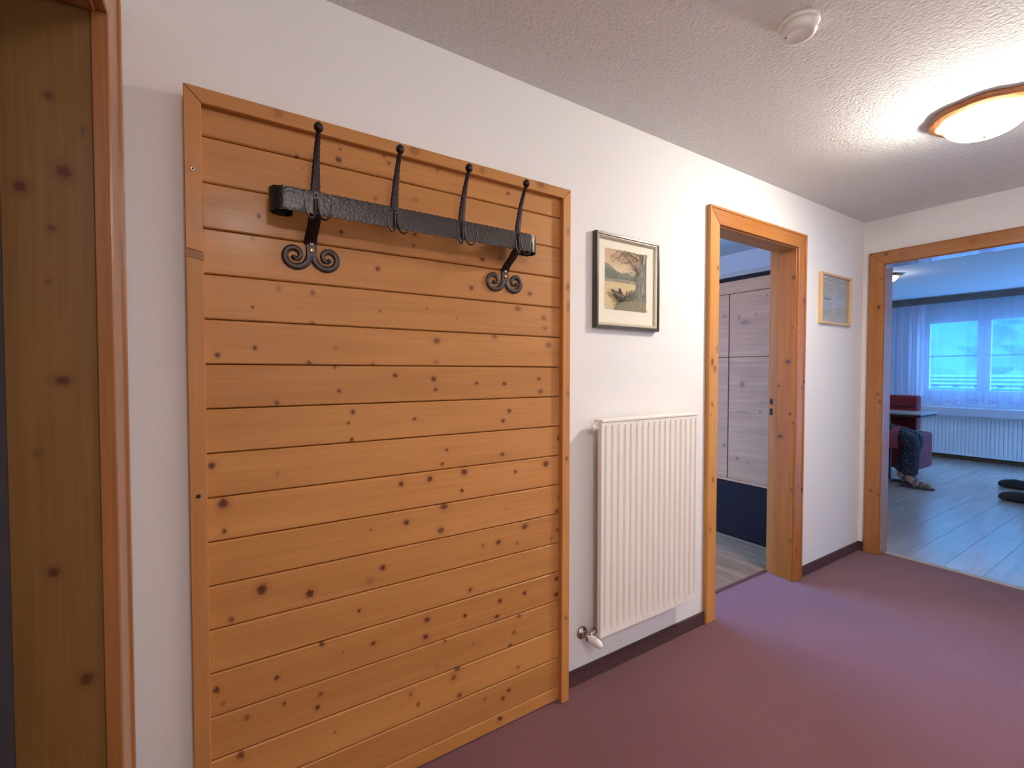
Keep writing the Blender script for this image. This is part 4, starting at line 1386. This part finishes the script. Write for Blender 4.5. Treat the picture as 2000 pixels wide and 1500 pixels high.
# ------------------------------------------------------------------ living room
win = struct_empty('window_1', (XW, 0.1, WZ0), 'white living room window behind the sheer curtain')
M['win_frame'] = plain('white_window_paint', (0.75, 0.76, 0.78, 1), 0.4)
fxa, fxb = XW + 0.05, XW + 0.12
box_ob('frame', M['win_frame'], win, fxa, fxb, WY0, WY1, WZ0, 0.94, 0.003)
box_ob('frame', M['win_frame'], win, fxa, fxb, WY0, WY1, 2.10, WZ1, 0.003)
box_ob('frame', M['win_frame'], win, fxa, fxb, WY1 - 0.05, WY1, 0.94, 2.10, 0.003)
box_ob('frame', M['win_frame'], win, fxa, fxb, WY0, WY0 + 0.05, 0.94, 2.10, 0.003)
for (a, b) in ((0.545, 1.075), (-0.115, 0.405), (-0.77, -0.255)):
    sash = struct_empty  # placeholder to keep names short
    s_ = MB()
    for q in ((a - 0.07, a, 0.94, 2.10), (b, b + 0.07, 0.94, 2.10), (a, b, 0.94, 1.02), (a, b, 2.03, 2.10)):
        s_.box(fxa - 0.012, fxb - 0.02, q[0] + 0.001, q[1] - 0.001, q[2] + 0.001, q[3] - 0.001, 0.002)
    so = s_.build('sash', M['win_frame'], win)
    box_ob('glazing_bar', plain('dark_glazing_bar', (0.10, 0.12, 0.16, 1), 0.5), so, fxa + 0.01, fxa + 0.03, a, b, 1.522, 1.538)
    box_ob('pane', M['pane'], so, fxa + 0.032, fxa + 0.036, a, b, 1.02, 2.03)
box_ob('window_sill', plain('pale_sill_board', (0.66, 0.64, 0.66, 1), 0.35), win, 8.98, XW - 0.002, -1.36, 1.14, 0.655, 0.775, 0.006)

w4 = struct_empty('added_window_4', ((GX0 + GX1) / 2, LY0, GZ0), 'unseen glazing added to brighten the living room')
for (a, b, c, d) in ((GX0, GX0 + 0.08, GZ0, GZ1), (GX1 - 0.08, GX1, GZ0, GZ1), (GX0 + 0.08, GX1 - 0.08, GZ0, GZ0 + 0.08), (GX0 + 0.08, GX1 - 0.08, GZ1 - 0.08, GZ1), (7.95, 8.03, GZ0 + 0.08, GZ1 - 0.08)):
    box_ob('frame', M['win_frame'], w4, a, b, LY0 - 0.09, LY0 - 0.03, c, d, 0.003)
for a, b in ((GX0 + 0.08, 7.95), (8.03, GX1 - 0.08)):
    box_ob('pane', M['pane'], w4, a, b, LY0 - 0.062, LY0 - 0.057, GZ0 + 0.08, GZ1 - 0.08)

w5 = struct_empty('added_window_5', (XW, -2.075, 0.3), 'unseen second window added to brighten the living room')  # out of view, added so more daylight enters the living room
for (a, b, c, d) in ((-2.7, -2.63, 0.3, 2.25), (-1.52, -1.45, 0.3, 2.25), (-2.63, -1.52, 0.3, 0.37), (-2.63, -1.52, 2.18, 2.25)):
    box_ob('frame', M['win_frame'], w5, fxa, fxb, a, b, c, d, 0.003)
box_ob('pane', M['pane'], w5, fxa + 0.03, fxa + 0.035, -2.63, -1.52, 0.37, 2.18)

M['sheer'] = cloth_mat('sheer_white_voile', (0.60, 0.68, 0.82, 1), 0.58, 0.45)
M['sheer_lace'] = cloth_mat('voile_lace_pattern', (0.74, 0.66, 0.76, 1), 0.35, 0.6)
M['drape'] = cloth_mat('lilac_white_drape', (0.80, 0.77, 0.84, 1), 0.08, 0.5)
M['valance'] = plain('grey_brown_valance_wood', (0.16, 0.12, 0.095, 1), 0.5, var=0.2, bscale=12)
val = box_ob('curtain_valance', M['valance'], None, 9.06, 9.10, -2.0, 2.2, 2.318, 2.412, 0.003)
tag(val, 'long grey brown wooden curtain valance under the living room ceiling', 'valance')


def curtain(name, mt, y0, y1, z0, z1, x, amp, pitch, scal, seed, flare=0.0):
    rg = random.Random(seed)
    ph = [rg.random() * 6 for _ in range(4)]
    def fn(u, v):
        y = y0 + (y1 - y0) * u
        z = z1 + (z0 + scal * (0.5 + 0.5 * math.cos(2 * PI * y / 0.21)) - z1) * v
        k = 2 * PI * y / pitch
        a = amp * (0.55 + 0.45 * v)
        w = math.sin(k + 0.9 * math.sin(k * 0.37 + ph[0]) + ph[1]) + 0.4 * math.sin(k * 2.3 + ph[2] + v)
        return (x + a * w, y + flare * v * (u - 0.5), z)
    mb = MB()
    mb.grid(fn, max(20, int((y1 - y0) / pitch * 12)), 10)
    return mb.build(name, mt, None)


sheer = curtain('sheer_curtain', M['sheer'], -1.30, 1.075, 0.815, 2.36, 9.16, 0.014, 0.115, 0.02, 3)
tag(sheer, 'sheer white curtain with scalloped hem across the living room window', 'curtain')
rg = random.Random(9)
for k in range(12):
    yc = -1.3 + k * 0.205
    mb = MB()
    n_ = 18
    t = bmesh.new()
    ring = []
    for q in range(n_):
        a = 2 * PI * q / n_
        r_ = 0.034 * (1 + 0.35 * math.cos(5 * a + k))
        ring.append((yc + 1.5 * r_ * math.cos(a), 0.872 + r_ * math.sin(a)))
    vs = [t.verts.new((9.140, y, z)) for y, z in ring]
    vs2 = [t.verts.new((9.141, y, z)) for y, z in ring]
    t.faces.new(vs)
    t.faces.new(list(reversed(vs2)))
    for i in range(n_):
        t.faces.new((vs[i], vs[(i + 1) % n_], vs2[(i + 1) % n_], vs2[i]))
    mb.merge(t, 0)
    mb.build('embroidery', M['sheer_lace'], sheer)
drape = curtain('drape', M['drape'], 1.095, 1.72, 0.93, 2.36, 9.13, 0.030, 0.115, 0.0, 8)
tag(drape, 'gathered lilac white drape at the left of the living room window', 'curtain')

rad2 = thing('radiator', 'long low white ribbed radiator under the living room window', 'radiator', (XW, 0.2, 0.06))
radiator(rad2, lambda u, o, z: (XW - o, u, z), -1.3, 1.11, 0.075, 0.640, 0.11, 56, M['rad2'])
b_ = struct_empty('baseboard_window', (XW, 0, 0))
box_ob('skirting_board', pine('brown_skirting', 'y', 'yz', (0.26, 0.15, 0.08), (0.18, 0.10, 0.05)), b_, XW - 0.015, XW, LY0, LY1, 0, 0.06, 0.002)

# table
M['table_top'] = plain('pale_grey_table_top', (0.36, 0.33, 0.30, 1), 0.35)
M['table_edge'] = plain('dark_table_edge', (0.03, 0.03, 0.035, 1), 0.5)
tb = thing('dining_table', 'table with pale top and dark edge beside the seated person', 'table', (7.2, 1.05, 0))
box_ob('tabletop', M['table_top'], tb, 6.92, 7.50, 0.50, 1.75, 0.775, 0.793, 0.002)
box_ob('edge_band', M['table_edge'], tb, 6.93, 7.49, 0.51, 1.74, 0.750, 0.775, 0.002)
for (lx, ly) in ((7.02, 1.30), (7.40, 1.30), (7.02, 1.66), (7.40, 1.66)):
    box_ob('leg', M['table_edge'], tb, lx - 0.03, lx + 0.03, ly - 0.03, ly + 0.03, 0.0, 0.750, 0.003)

# red upholstered chair behind the table
M['red'] = plain('red_upholstery', (0.20, 0.012, 0.014, 1), 0.7, bump=0.2, bscale=60)
M['chair_leg'] = plain('dark_chair_leg', (0.025, 0.014, 0.012, 1), 0.5)
M['dark_seat'] = plain('dark_cushion', (0.020, 0.018, 0.030, 1), 0.8)


def soft_box(mb, x0, x1, y0, y1, z0, z1, b):
    mb.box(x0, x1, y0, y1, z0, z1, b, seg=3)


ch = thing('upholstered_chair', 'red upholstered armless chair drawn up behind the table', 'chair', (7.52, 0.95, 0))
mb = MB()
soft_box(mb, 7.06, 7.56, 0.555, 1.22, 0.10, 0.54, 0.04)
mb.build('seat', M['red'], ch)
mb = MB()
soft_box(mb, 7.50, 7.64, 0.70, 1.22, 0.54, 0.985, 0.025)
bk = mb.build('backrest', M['red'], ch)
mb = MB()
soft_box(mb, 7.49, 7.51, 0.72, 1.20, 0.84, 0.850, 0.004)
mb.build('seam', M['dark_seat'], bk)
for (lx, ly) in ((7.12, 0.62), (7.12, 1.16), (7.58, 0.75), (7.58, 1.16)):
    box_ob('leg', M['chair_leg'], ch, lx - 0.02, lx + 0.02, ly - 0.02, ly + 0.02, 0, 0.11, 0.003)


def stool(x, y, rz, label, mt, back=False):
    o = thing('dining_chair', label, 'chair', (x, y, 0), rz)
    def lb(name, m_, *a, bev=0.003):
        mb = MB()
        mb.box(*a, bev, seg=2)
        return mb.build(name, m_, o, local=True)
    lb('seat', mt, -0.22, 0.20, -0.22, 0.22, 0.375, 0.42, bev=0.012)
    for sx in (-0.19, 0.16):
        for sy in (-0.19, 0.19):
            lb('leg', M['chair_leg'], sx - 0.02, sx + 0.02, sy - 0.02, sy + 0.02, 0, 0.376)
    if back:
        for sy in (-0.19, 0.19):
            lb('back_post', M['chair_leg'], -0.255, -0.215, sy - 0.018, sy + 0.018, 0.41, 0.95)
        lb('backrest', mt, -0.262, -0.222, -0.17, 0.17, 0.62, 0.92, bev=0.01)
    return o


# ------------------------------------------------------------------ people
def skin_mesh(chains, subdiv=2):
    """chains: list of [(point, radius or (rx, ry))...]; chains sharing a point join there"""
    verts, edges, rad, index = [], [], [], {}
    for chn in chains:
        prev = None
        for p, r in chn:
            key = tuple(round(c, 4) for c in p)
            if key not in index:
                index[key] = len(verts)
                verts.append(p)
                rad.append(r if isinstance(r, tuple) else (r, r))
            i = index[key]
            if prev is not None and prev != i:
                edges.append((prev, i))
            prev = i
    me = bpy.data.meshes.new('skin_tmp')
    me.from_pydata(verts, edges, [])
    o = bpy.data.objects.new('skin_tmp', me)
    COL.objects.link(o)
    md = o.modifiers.new('skin', 'SKIN')
    md.use_smooth_shade = True
    if not me.skin_vertices:
        me.skin_vertices.new()
    sv = me.skin_vertices[0].data
    for i, r in enumerate(rad):
        sv[i].radius = r
        sv[i].use_root = (i == 0)
    sd = o.modifiers.new('sub', 'SUBSURF')
    sd.levels = sd.render_levels = subdiv
    dg = bpy.context.evaluated_depsgraph_get()
    dg.update()
    ev = o.evaluated_get(dg)
    res = bpy.data.meshes.new_from_object(ev)
    bpy.data.objects.remove(o)
    bpy.data.meshes.remove(me)
    return res


def add_part(name, me, mt, parent):
    me.name = name
    me.materials.clear()
    me.materials.append(mt)
    for p in me.polygons:
        p.use_smooth = True
        p.material_index = 0
    o = bpy.data.objects.new(name, me)
    COL.objects.link(o)
    if parent:
        o.parent = parent
    ORIGIN[o.name] = ORIGIN.get(parent.name, Vector()) if parent else Vector()
    return o


M['skin'] = plain('skin', (0.52, 0.30, 0.21, 1), 0.55)
M['hair'] = plain('grey_brown_hair', (0.10, 0.075, 0.06, 1), 0.6, bump=0.5, bscale=80)
M['eye'] = plain('eye_dark', (0.02, 0.02, 0.025, 1), 0.2)
M['lips'] = plain('lips', (0.36, 0.12, 0.11, 1), 0.5)


def person(x, y, rz, label, legs, top_m, trouser_m, shoe_m, sandal, seat=0.45, zoff=0.0):
    """seated figure facing local +x. legs = [(side, knee, ankle, toe_yaw)]"""
    hz = seat + 0.155
    root = thing('person', label, 'person', (x, y, 0), rz)
    neck = (-0.05, 0, hz + 0.50)
    pel = (0.0, 0.0, hz)
    body = [[(pel, (0.13, 0.15)), ((-0.03, 0, hz + 0.18), (0.115, 0.14)), ((-0.05, 0, hz + 0.38), (0.12, 0.16)), ((-0.05, 0, hz + 0.46), (0.085, 0.11)), (neck, 0.055), ((-0.035, 0, hz + 0.58), 0.052)]]
    for s in (-1, 1):
        sh = (-0.05, s * 0.17, hz + 0.42)
        el = (-0.16, s * 0.25, hz + 0.20)
        wr = (0.02, s * 0.16, hz + 0.125)
        body.append([((-0.05, 0, hz + 0.38), (0.12, 0.16)), (sh, 0.062), ((-0.08, s * 0.22, hz + 0.31), 0.05), (el, 0.042), ((-0.07, s * 0.21, hz + 0.155), 0.040), (wr, 0.027), ((0.07, s * 0.14, hz + 0.12), (0.018, 0.036))])
        base = Vector((0.095, s * 0.135, hz + 0.118))
        for q, (dy, ln) in enumerate(((-0.027, 0.062), (-0.009, 0.072), (0.009, 0.068), (0.026, 0.054))):
            a = base + Vector((0, dy, 0))
            body.append([((0.07, s * 0.14, hz + 0.12), (0.018, 0.036)), (tuple(a), 0.010), (tuple(a + Vector((ln * .55, dy * .2, 0.004))), 0.0085), (tuple(a + Vector((ln, dy * .3, -0.014))), 0.0075)])
        tb_ = Vector((0.05, s * 0.115, hz + 0.12))
        body.append([(wr, 0.027), (tuple(tb_ + Vector((0.005, -s * 0.022, 0.002))), 0.011), (tuple(tb_ + Vector((0.035, -s * 0.038, 0.0))), 0.009), (tuple(tb_ + Vector((0.058, -s * 0.036, -0.006))), 0.008)])
    feet = []
    tro = []
    for s, knee, ankle, yaw in legs:
        hip = (0.02, s * 0.09, hz)
        body.append([(pel, (0.13, 0.15)), (hip, 0.085), (((hip[0] + knee[0]) / 2, (hip[1] + knee[1]) / 2, (hip[2] + knee[2]) / 2 + 0.005), 0.075), (knee, 0.055),
                     ((knee[0] * .6 + ankle[0] * .4 - 0.012, (knee[1] * .6 + ankle[1] * .4), knee[2] * .6 + ankle[2] * .4), 0.052), (ankle, 0.034),
                     ((ankle[0] + 0.05 * math.cos(yaw), ankle[1] + 0.05 * math.sin(yaw), ankle[2] - 0.045), (0.032, 0.032)),
                     ((ankle[0] + 0.13 * math.cos(yaw), ankle[1] + 0.13 * math.sin(yaw), ankle[2] - 0.056), (0.022, 0.038)),
                     ((ankle[0] + 0.185 * math.cos(yaw), ankle[1] + 0.185 * math.sin(yaw), ankle[2] - 0.062), (0.014, 0.034))])
        tro.append([((0.0, 0, hz), (0.145, 0.165)), (hip, 0.105), (((hip[0] + knee[0]) / 2, (hip[1] + knee[1]) / 2, (hip[2] + knee[2]) / 2 + 0.005), 0.098), (knee, 0.085),
                    ((knee[0] * .6 + ankle[0] * .4, knee[1] * .6 + ankle[1] * .4, knee[2] * .6 + ankle[2] * .4), 0.086),
                    ((knee[0] * .2 + ankle[0] * .8, knee[1] * .2 + ankle[1] * .8, knee[2] * .2 + ankle[2] * .8), 0.080), ((ankle[0], ankle[1], ankle[2] + 0.03), 0.072)])
        feet.append((ankle, yaw))
    # head appended to the same skin chain: neck, skull
    body[0] += [((-0.015, 0, hz + 0.64), (0.078, 0.072)), ((-0.01, 0, hz + 0.71), (0.092, 0.078)), ((-0.015, 0, hz + 0.78), (0.075, 0.066))]
    b = add_part('body', skin_mesh(body), M['skin'], root)
    # face
    hc = Vector((-0.01, 0, hz + 0.70))
    mb = MB()
    mb.tube([tuple(hc + Vector((0.080, 0, 0.012))), tuple(hc + Vector((0.100, 0, -0.012))), tuple(hc + Vector((0.104, 0, -0.024))), tuple(hc + Vector((0.084, 0, -0.030)))], [0.008, 0.011, 0.014, 0.008], 8)
    mb.build('nose', M['skin'], b, local=True)
    for s in (-1, 1):
        mb = MB()
        mb.lathe([(0, -0.011), (0.008, -0.007), (0.011, 0), (0.008, 0.007), (0, 0.011)], tuple(hc + Vector((0.079, s * 0.032, 0.012))), 10)
        mb.build('eye', M['eye'], b, local=True)
        mb = MB()
        mb.lathe([(0, -0.03), (0.012, -0.02), (0.016, 0.005), (0.012, 0.024), (0, 0.03)], tuple(hc + Vector((-0.005, s * 0.080, 0.0))), 10)
        mb.build('ear', M['skin'], b, local=True)
    mb = MB()
    mb.tube([tuple(hc + Vector((0.074, -0.024, -0.052))), tuple(hc + Vector((0.085, 0, -0.050))), tuple(hc + Vector((0.074, 0.024, -0.052)))], [0.004, 0.007, 0.004], 8)
    mb.build('mouth', M['lips'], b, local=True)
    mb = MB()
    def hair(u, v):
        th = u * 2 * PI
        ph = v * 1.9
        front = 0.5 + 0.5 * math.cos(th)
        ph *= 1 - 0.42 * front
        r_ = Vector((0.104 * math.sin(ph) * math.cos(th), 0.089 * math.sin(ph) * math.sin(th), 0.112 * math.cos(ph)))
        return tuple(hc + Vector((-0.012, 0, 0.01)) + r_)
    mb.grid(hair, 28, 10)
    mb.build('hair', M['hair'], root, local=True)
    # clothes
    add_part('trousers', skin_mesh(tro), trouser_m, root)
    shirt = [[((0.0, 0, hz + 0.01), (0.155, 0.178)), ((-0.03, 0, hz + 0.18), (0.135, 0.162)), ((-0.05, 0, hz + 0.38), (0.138, 0.176)), ((-0.05, 0, hz + 0.46), (0.10, 0.125))]]
    for s in (-1, 1):
        shirt.append([((-0.05, 0, hz + 0.38), (0.138, 0.176)), ((-0.05, s * 0.17, hz + 0.42), 0.076), ((-0.08, s * 0.22, hz + 0.31), 0.064), ((-0.16, s * 0.25, hz + 0.20), 0.056), ((-0.07, s * 0.21, hz + 0.155), 0.052), ((-0.02, s * 0.18, hz + 0.14), 0.046)])
    add_part('shirt', skin_mesh(shirt), top_m, root)
    for (an, yaw) in feet:
        mb = MB()
        R = Matrix.Translation((an[0], an[1], an[2] - 0.09)) @ Matrix.Rotation(yaw, 4, 'Z')
        if sandal:
            out = [(-0.075, -0.035), (-0.02, -0.045), (0.10, -0.050), (0.17, -0.046), (0.215, -0.020), (0.215, 0.018), (0.17, 0.044), (0.10, 0.046), (-0.02, 0.040), (-0.075, 0.034)]
            lo = [R @ Vector((u, v, 0.0)) for u, v in out]
            hi = [R @ Vector((u, v, 0.020)) for u, v in out]
            mb.prism([tuple(p) for p in lo], [tuple(p) for p in hi], bevel=0.004)
            so = mb.build('sandal', shoe_m, root, local=True)
            for u, w_ in ((0.05, 0.075), (0.105, 0.060), (0.155, 0.048)):
                mb = MB()
                pts = [R @ Vector((u, 0.046 * math.cos(a), 0.014 + w_ * math.sin(a))) for a in [PI * q / 10 for q in range(11)]]
                mb.tube([tuple(p) for p in pts], [(0.003, 0.013)] * 11, 8, up=tuple((R.to_3x3() @ Vector((0, 0, 1)))))
                mb.build('strap', M['strap'], so, local=True)
        else:
            t = bmesh.new()
            rings = []
            for u, w_, h0, h1 in ((-0.085, 0.020, 0.010, 0.060), (-0.075, 0.036, 0.0, 0.085), (-0.02, 0.043, 0.0, 0.112), (0.05, 0.045, 0.0, 0.098), (0.12, 0.050, 0.0, 0.105), (0.18, 0.048, 0.0, 0.092), (0.225, 0.040, 0.002, 0.078), (0.248, 0.020, 0.012, 0.055)):
                ring = []
                for k in range(12):
                    a = 2 * PI * k / 12
                    ring.append(t.verts.new(R @ Vector((u, w_ * math.cos(a), (h0 + h1) / 2 + (h1 - h0) / 2 * math.sin(a)))))
                rings.append(ring)
            for i in range(len(rings) - 1):
                for k in range(12):
                    t.faces.new((rings[i][k], rings[i][(k + 1) % 12], rings[i + 1][(k + 1) % 12], rings[i + 1][k]))
            t.faces.new(rings[0])
            t.faces.new(list(reversed(rings[-1])))
            bmesh.ops.recalc_face_normals(t, faces=t.faces)
            mb.merge(t, 0, True)
            mb.build('shoe', shoe_m, root, local=True)
    return root


def speckle(name, a, b_, scale, thr):
    mt, nt, b = new_mat(name)
    tc = N(nt, 'ShaderNodeTexCoord')
    v = N(nt, 'ShaderNodeTexNoise')
    v.inputs['Scale'].default_value = scale
    v.inputs['Detail'].default_value = 2
    nt.links.new(tc.outputs['Object'], v.inputs['Vector'])
    mr = N(nt, 'ShaderNodeMapRange')
    mr.inputs['From Min'].default_value = thr
    mr.inputs['From Max'].default_value = thr + 0.06
    nt.links.new(v.outputs['Fac'], mr.inputs['Value'])
    mix = N(nt, 'ShaderNodeMix', data_type='RGBA')
    mix.inputs['A'].default_value = a
    mix.inputs['B'].default_value = b_
    nt.links.new(mr.outputs['Result'], mix.inputs['Factor'])
    nt.links.new(mix.outputs['Result'], b.inputs['Base Color'])
    b.inputs['Roughness'].default_value = 0.85
    return mt


M['patterned'] = speckle('dark_blue_patterned_cotton', (0.010, 0.014, 0.028, 1), (0.11, 0.12, 0.14, 1), 75, 0.55)
M['pink'] = plain('dusky_pink_knit', (0.26, 0.045, 0.075, 1), 0.85, bump=0.2, bscale=120)
M['dark_trousers'] = plain('charcoal_cotton', (0.025, 0.025, 0.030, 1), 0.85)
M['grey_knit'] = plain('grey_knit', (0.16, 0.16, 0.18, 1), 0.9)
M['sandal'] = plain('brown_sandal_leather', (0.055, 0.042, 0.030, 1), 0.6)
M['strap'] = plain('tan_sandal_strap', (0.20, 0.16, 0.11, 1), 0.6)
M['shoe'] = plain('dark_grey_felt_slipper', (0.045, 0.043, 0.045, 1), 0.9)

p1 = person(6.62, 0.90, -PI / 2, 'seated person in patterned dark blue trousers and sandals beside the table',
            [(-1, (0.43, -0.09, 0.545), (0.42, -0.10, 0.09), 0.10), (1, (0.43, 0.09, 0.545), (0.27, 0.10, 0.09), 0.0)],
            M['pink'], M['patterned'], M['sandal'], True, seat=0.45)
# hem of the long pink top over the near thigh
mb = MB()
def hem(u, v):
    x = 0.12 + 0.22 * u
    a = v * 1.9
    return (x, -0.09 - 0.115 * math.sin(a) - 0.012 * math.sin(9 * x + 3), 0.545 + 0.118 * math.cos(a) - (0.10 * max(0, v - .75) * 4 * (0.5 + u * .3)))
mb.grid(hem, 14, 14)
mb.build('shirt_hem', M['pink'], p1, local=True)
stool(6.62, 0.92, -PI / 2, 'dark seated chair carrying the person in patterned trousers', M['dark_seat'])
p2 = person(7.05, -0.90, PI / 2, 'seated person in charcoal trousers and dark slippers at the right edge',
            [(1, (0.44, 0.30, 0.545), (0.455, 0.40, 0.09), 0.0), (-1, (0.46, -0.28, 0.545), (0.60, -0.36, 0.09), 0.0)],
            M['grey_knit'], M['dark_trousers'], M['shoe'], False, seat=0.45)
stool(7.05, -0.94, PI / 2, 'dining chair with backrest carrying the person in slippers', M['red'], True)

M['lamp_glow4'] = emit('added_bedroom_lamp_glow', (1.0, 0.64, 0.48), LAMP_BEDROOM_ADDED)
ceiling_lamp(1.9, 1.3, 2.34, 'unseen ceiling lamp added to warm the bedroom light', M['lamp_glow4'], 0.0, 0.9)  # out of view, added to mix warm light into the bedroom
# living room lamp
M['lamp_glow3'] = emit('glowing_living_lamp', (1.0, 0.93, 0.85), LAMP_LIVING)
ceiling_lamp(6.62, 0.765, LH, 'small bright ceiling lamp in the living room above the table', M['lamp_glow3'], 0.0, 0.85)

# ------------------------------------------------------------------ outdoors
M['bounce_ground'] = plain('pale_bounce_ground', (0.42, 0.42, 0.40, 1), 0.95, var=0.2, bscale=0.6)  # ground colour kept pale so it reflects daylight into the rooms
M['forest'] = plain('misty_forest', (0.032, 0.175, 0.135, 1), 0.95, var=0.35, bscale=0.12)
M['roof'] = plain('pale_wet_roof_tiles', (0.045, 0.185, 0.145, 1), 0.7)
struct(box_ob('ground', M['bounce_ground'], None, -120, 400, -200, 200, -4.2, -4.0), 'ground outside, made pale to bounce daylight indoors')
mb = MB()
rg = random.Random(2)
bumps = [(rg.uniform(-150, 150), rg.uniform(0, 1), rg.uniform(6, 16), rg.uniform(1, 4)) for _ in range(60)]
def hillf(u, v):
    y = -170 + 340 * u
    z = -4.2 + 130 * v
    x = 120 + 150 * v ** 1.15
    for by, bv, w, h_ in bumps:
        x -= h_ * math.exp(-((y - by) / w) ** 2 - ((v - bv) / 0.1) ** 2)
    x += 2.0 * math.sin(y * 0.9) * math.sin(v * 80)
    return (x, y, z)
mb.grid(hillf, 120, 60, smooth=False)
struct(mb.build('hillside', M['forest'], None), 'misty wooded hillside outside the window')

hs = thing('neighbour_house', 'neighbouring house with rows of pale roof tiles outside the living room window', 'house', (42, 12, -4))
box_ob('wall', M['wall'], hs, 37, 47, -4, 22, -4, -2.2)
def roofp(s, off=0.0):                       # s = 0 eaves .. 1 ridge
    return (35.6 + (42 - 35.6) * s - off * 0.7, -3.0 + (1.15 + 3.0) * s + off * 0.7)
nr = 17
mb = MB()
for i in range(nr):
    a, b = roofp(i / nr), roofp((i + 1.12) / nr)
    mb.prism([(a[0], -5, a[1]), (a[0] - 0.07, -5, a[1] + 0.10), (b[0], -5, b[1] + 0.01), (b[0], -5, b[1] - 0.02)],
             [(a[0], 23, a[1]), (a[0] - 0.07, 23, a[1] + 0.10), (b[0], 23, b[1] + 0.01), (b[0], 23, b[1] - 0.02)])
ro = mb.build('roof_tiles', M['roof'], hs)
ro['kind'] = 'stuff'
mb = MB()
mb.prism([(42, -5, 1.2), (48.5, -5, -3.0), (48.4, -5, -3.1), (42, -5, 1.05)], [(42, 23, 1.2), (48.5, 23, -3.0), (48.4, 23, -3.1), (42, 23, 1.05)])
mb.build('roof_slope', M['roof'], hs)
for y in [v * 1.02 for v in range(-4, 22)]:
    p = roofp(0.80, 0.12)
    mb = MB()
    mb.prism([(p[0], y - 0.16, p[1] - 0.03), (p[0], y + 0.16, p[1] - 0.03), (p[0], y + 0.05, p[1] + 0.07), (p[0], y - 0.02, p[1] + 0.06)],
             [(p[0] + 0.15, y - 0.16, p[1] - 0.03), (p[0] + 0.15, y + 0.16, p[1] - 0.03), (p[0] + 0.15, y + 0.05, p[1] + 0.07), (p[0] + 0.15, y - 0.02, p[1] + 0.06)])
    mb.build('snow_guard', M['hole'], hs)
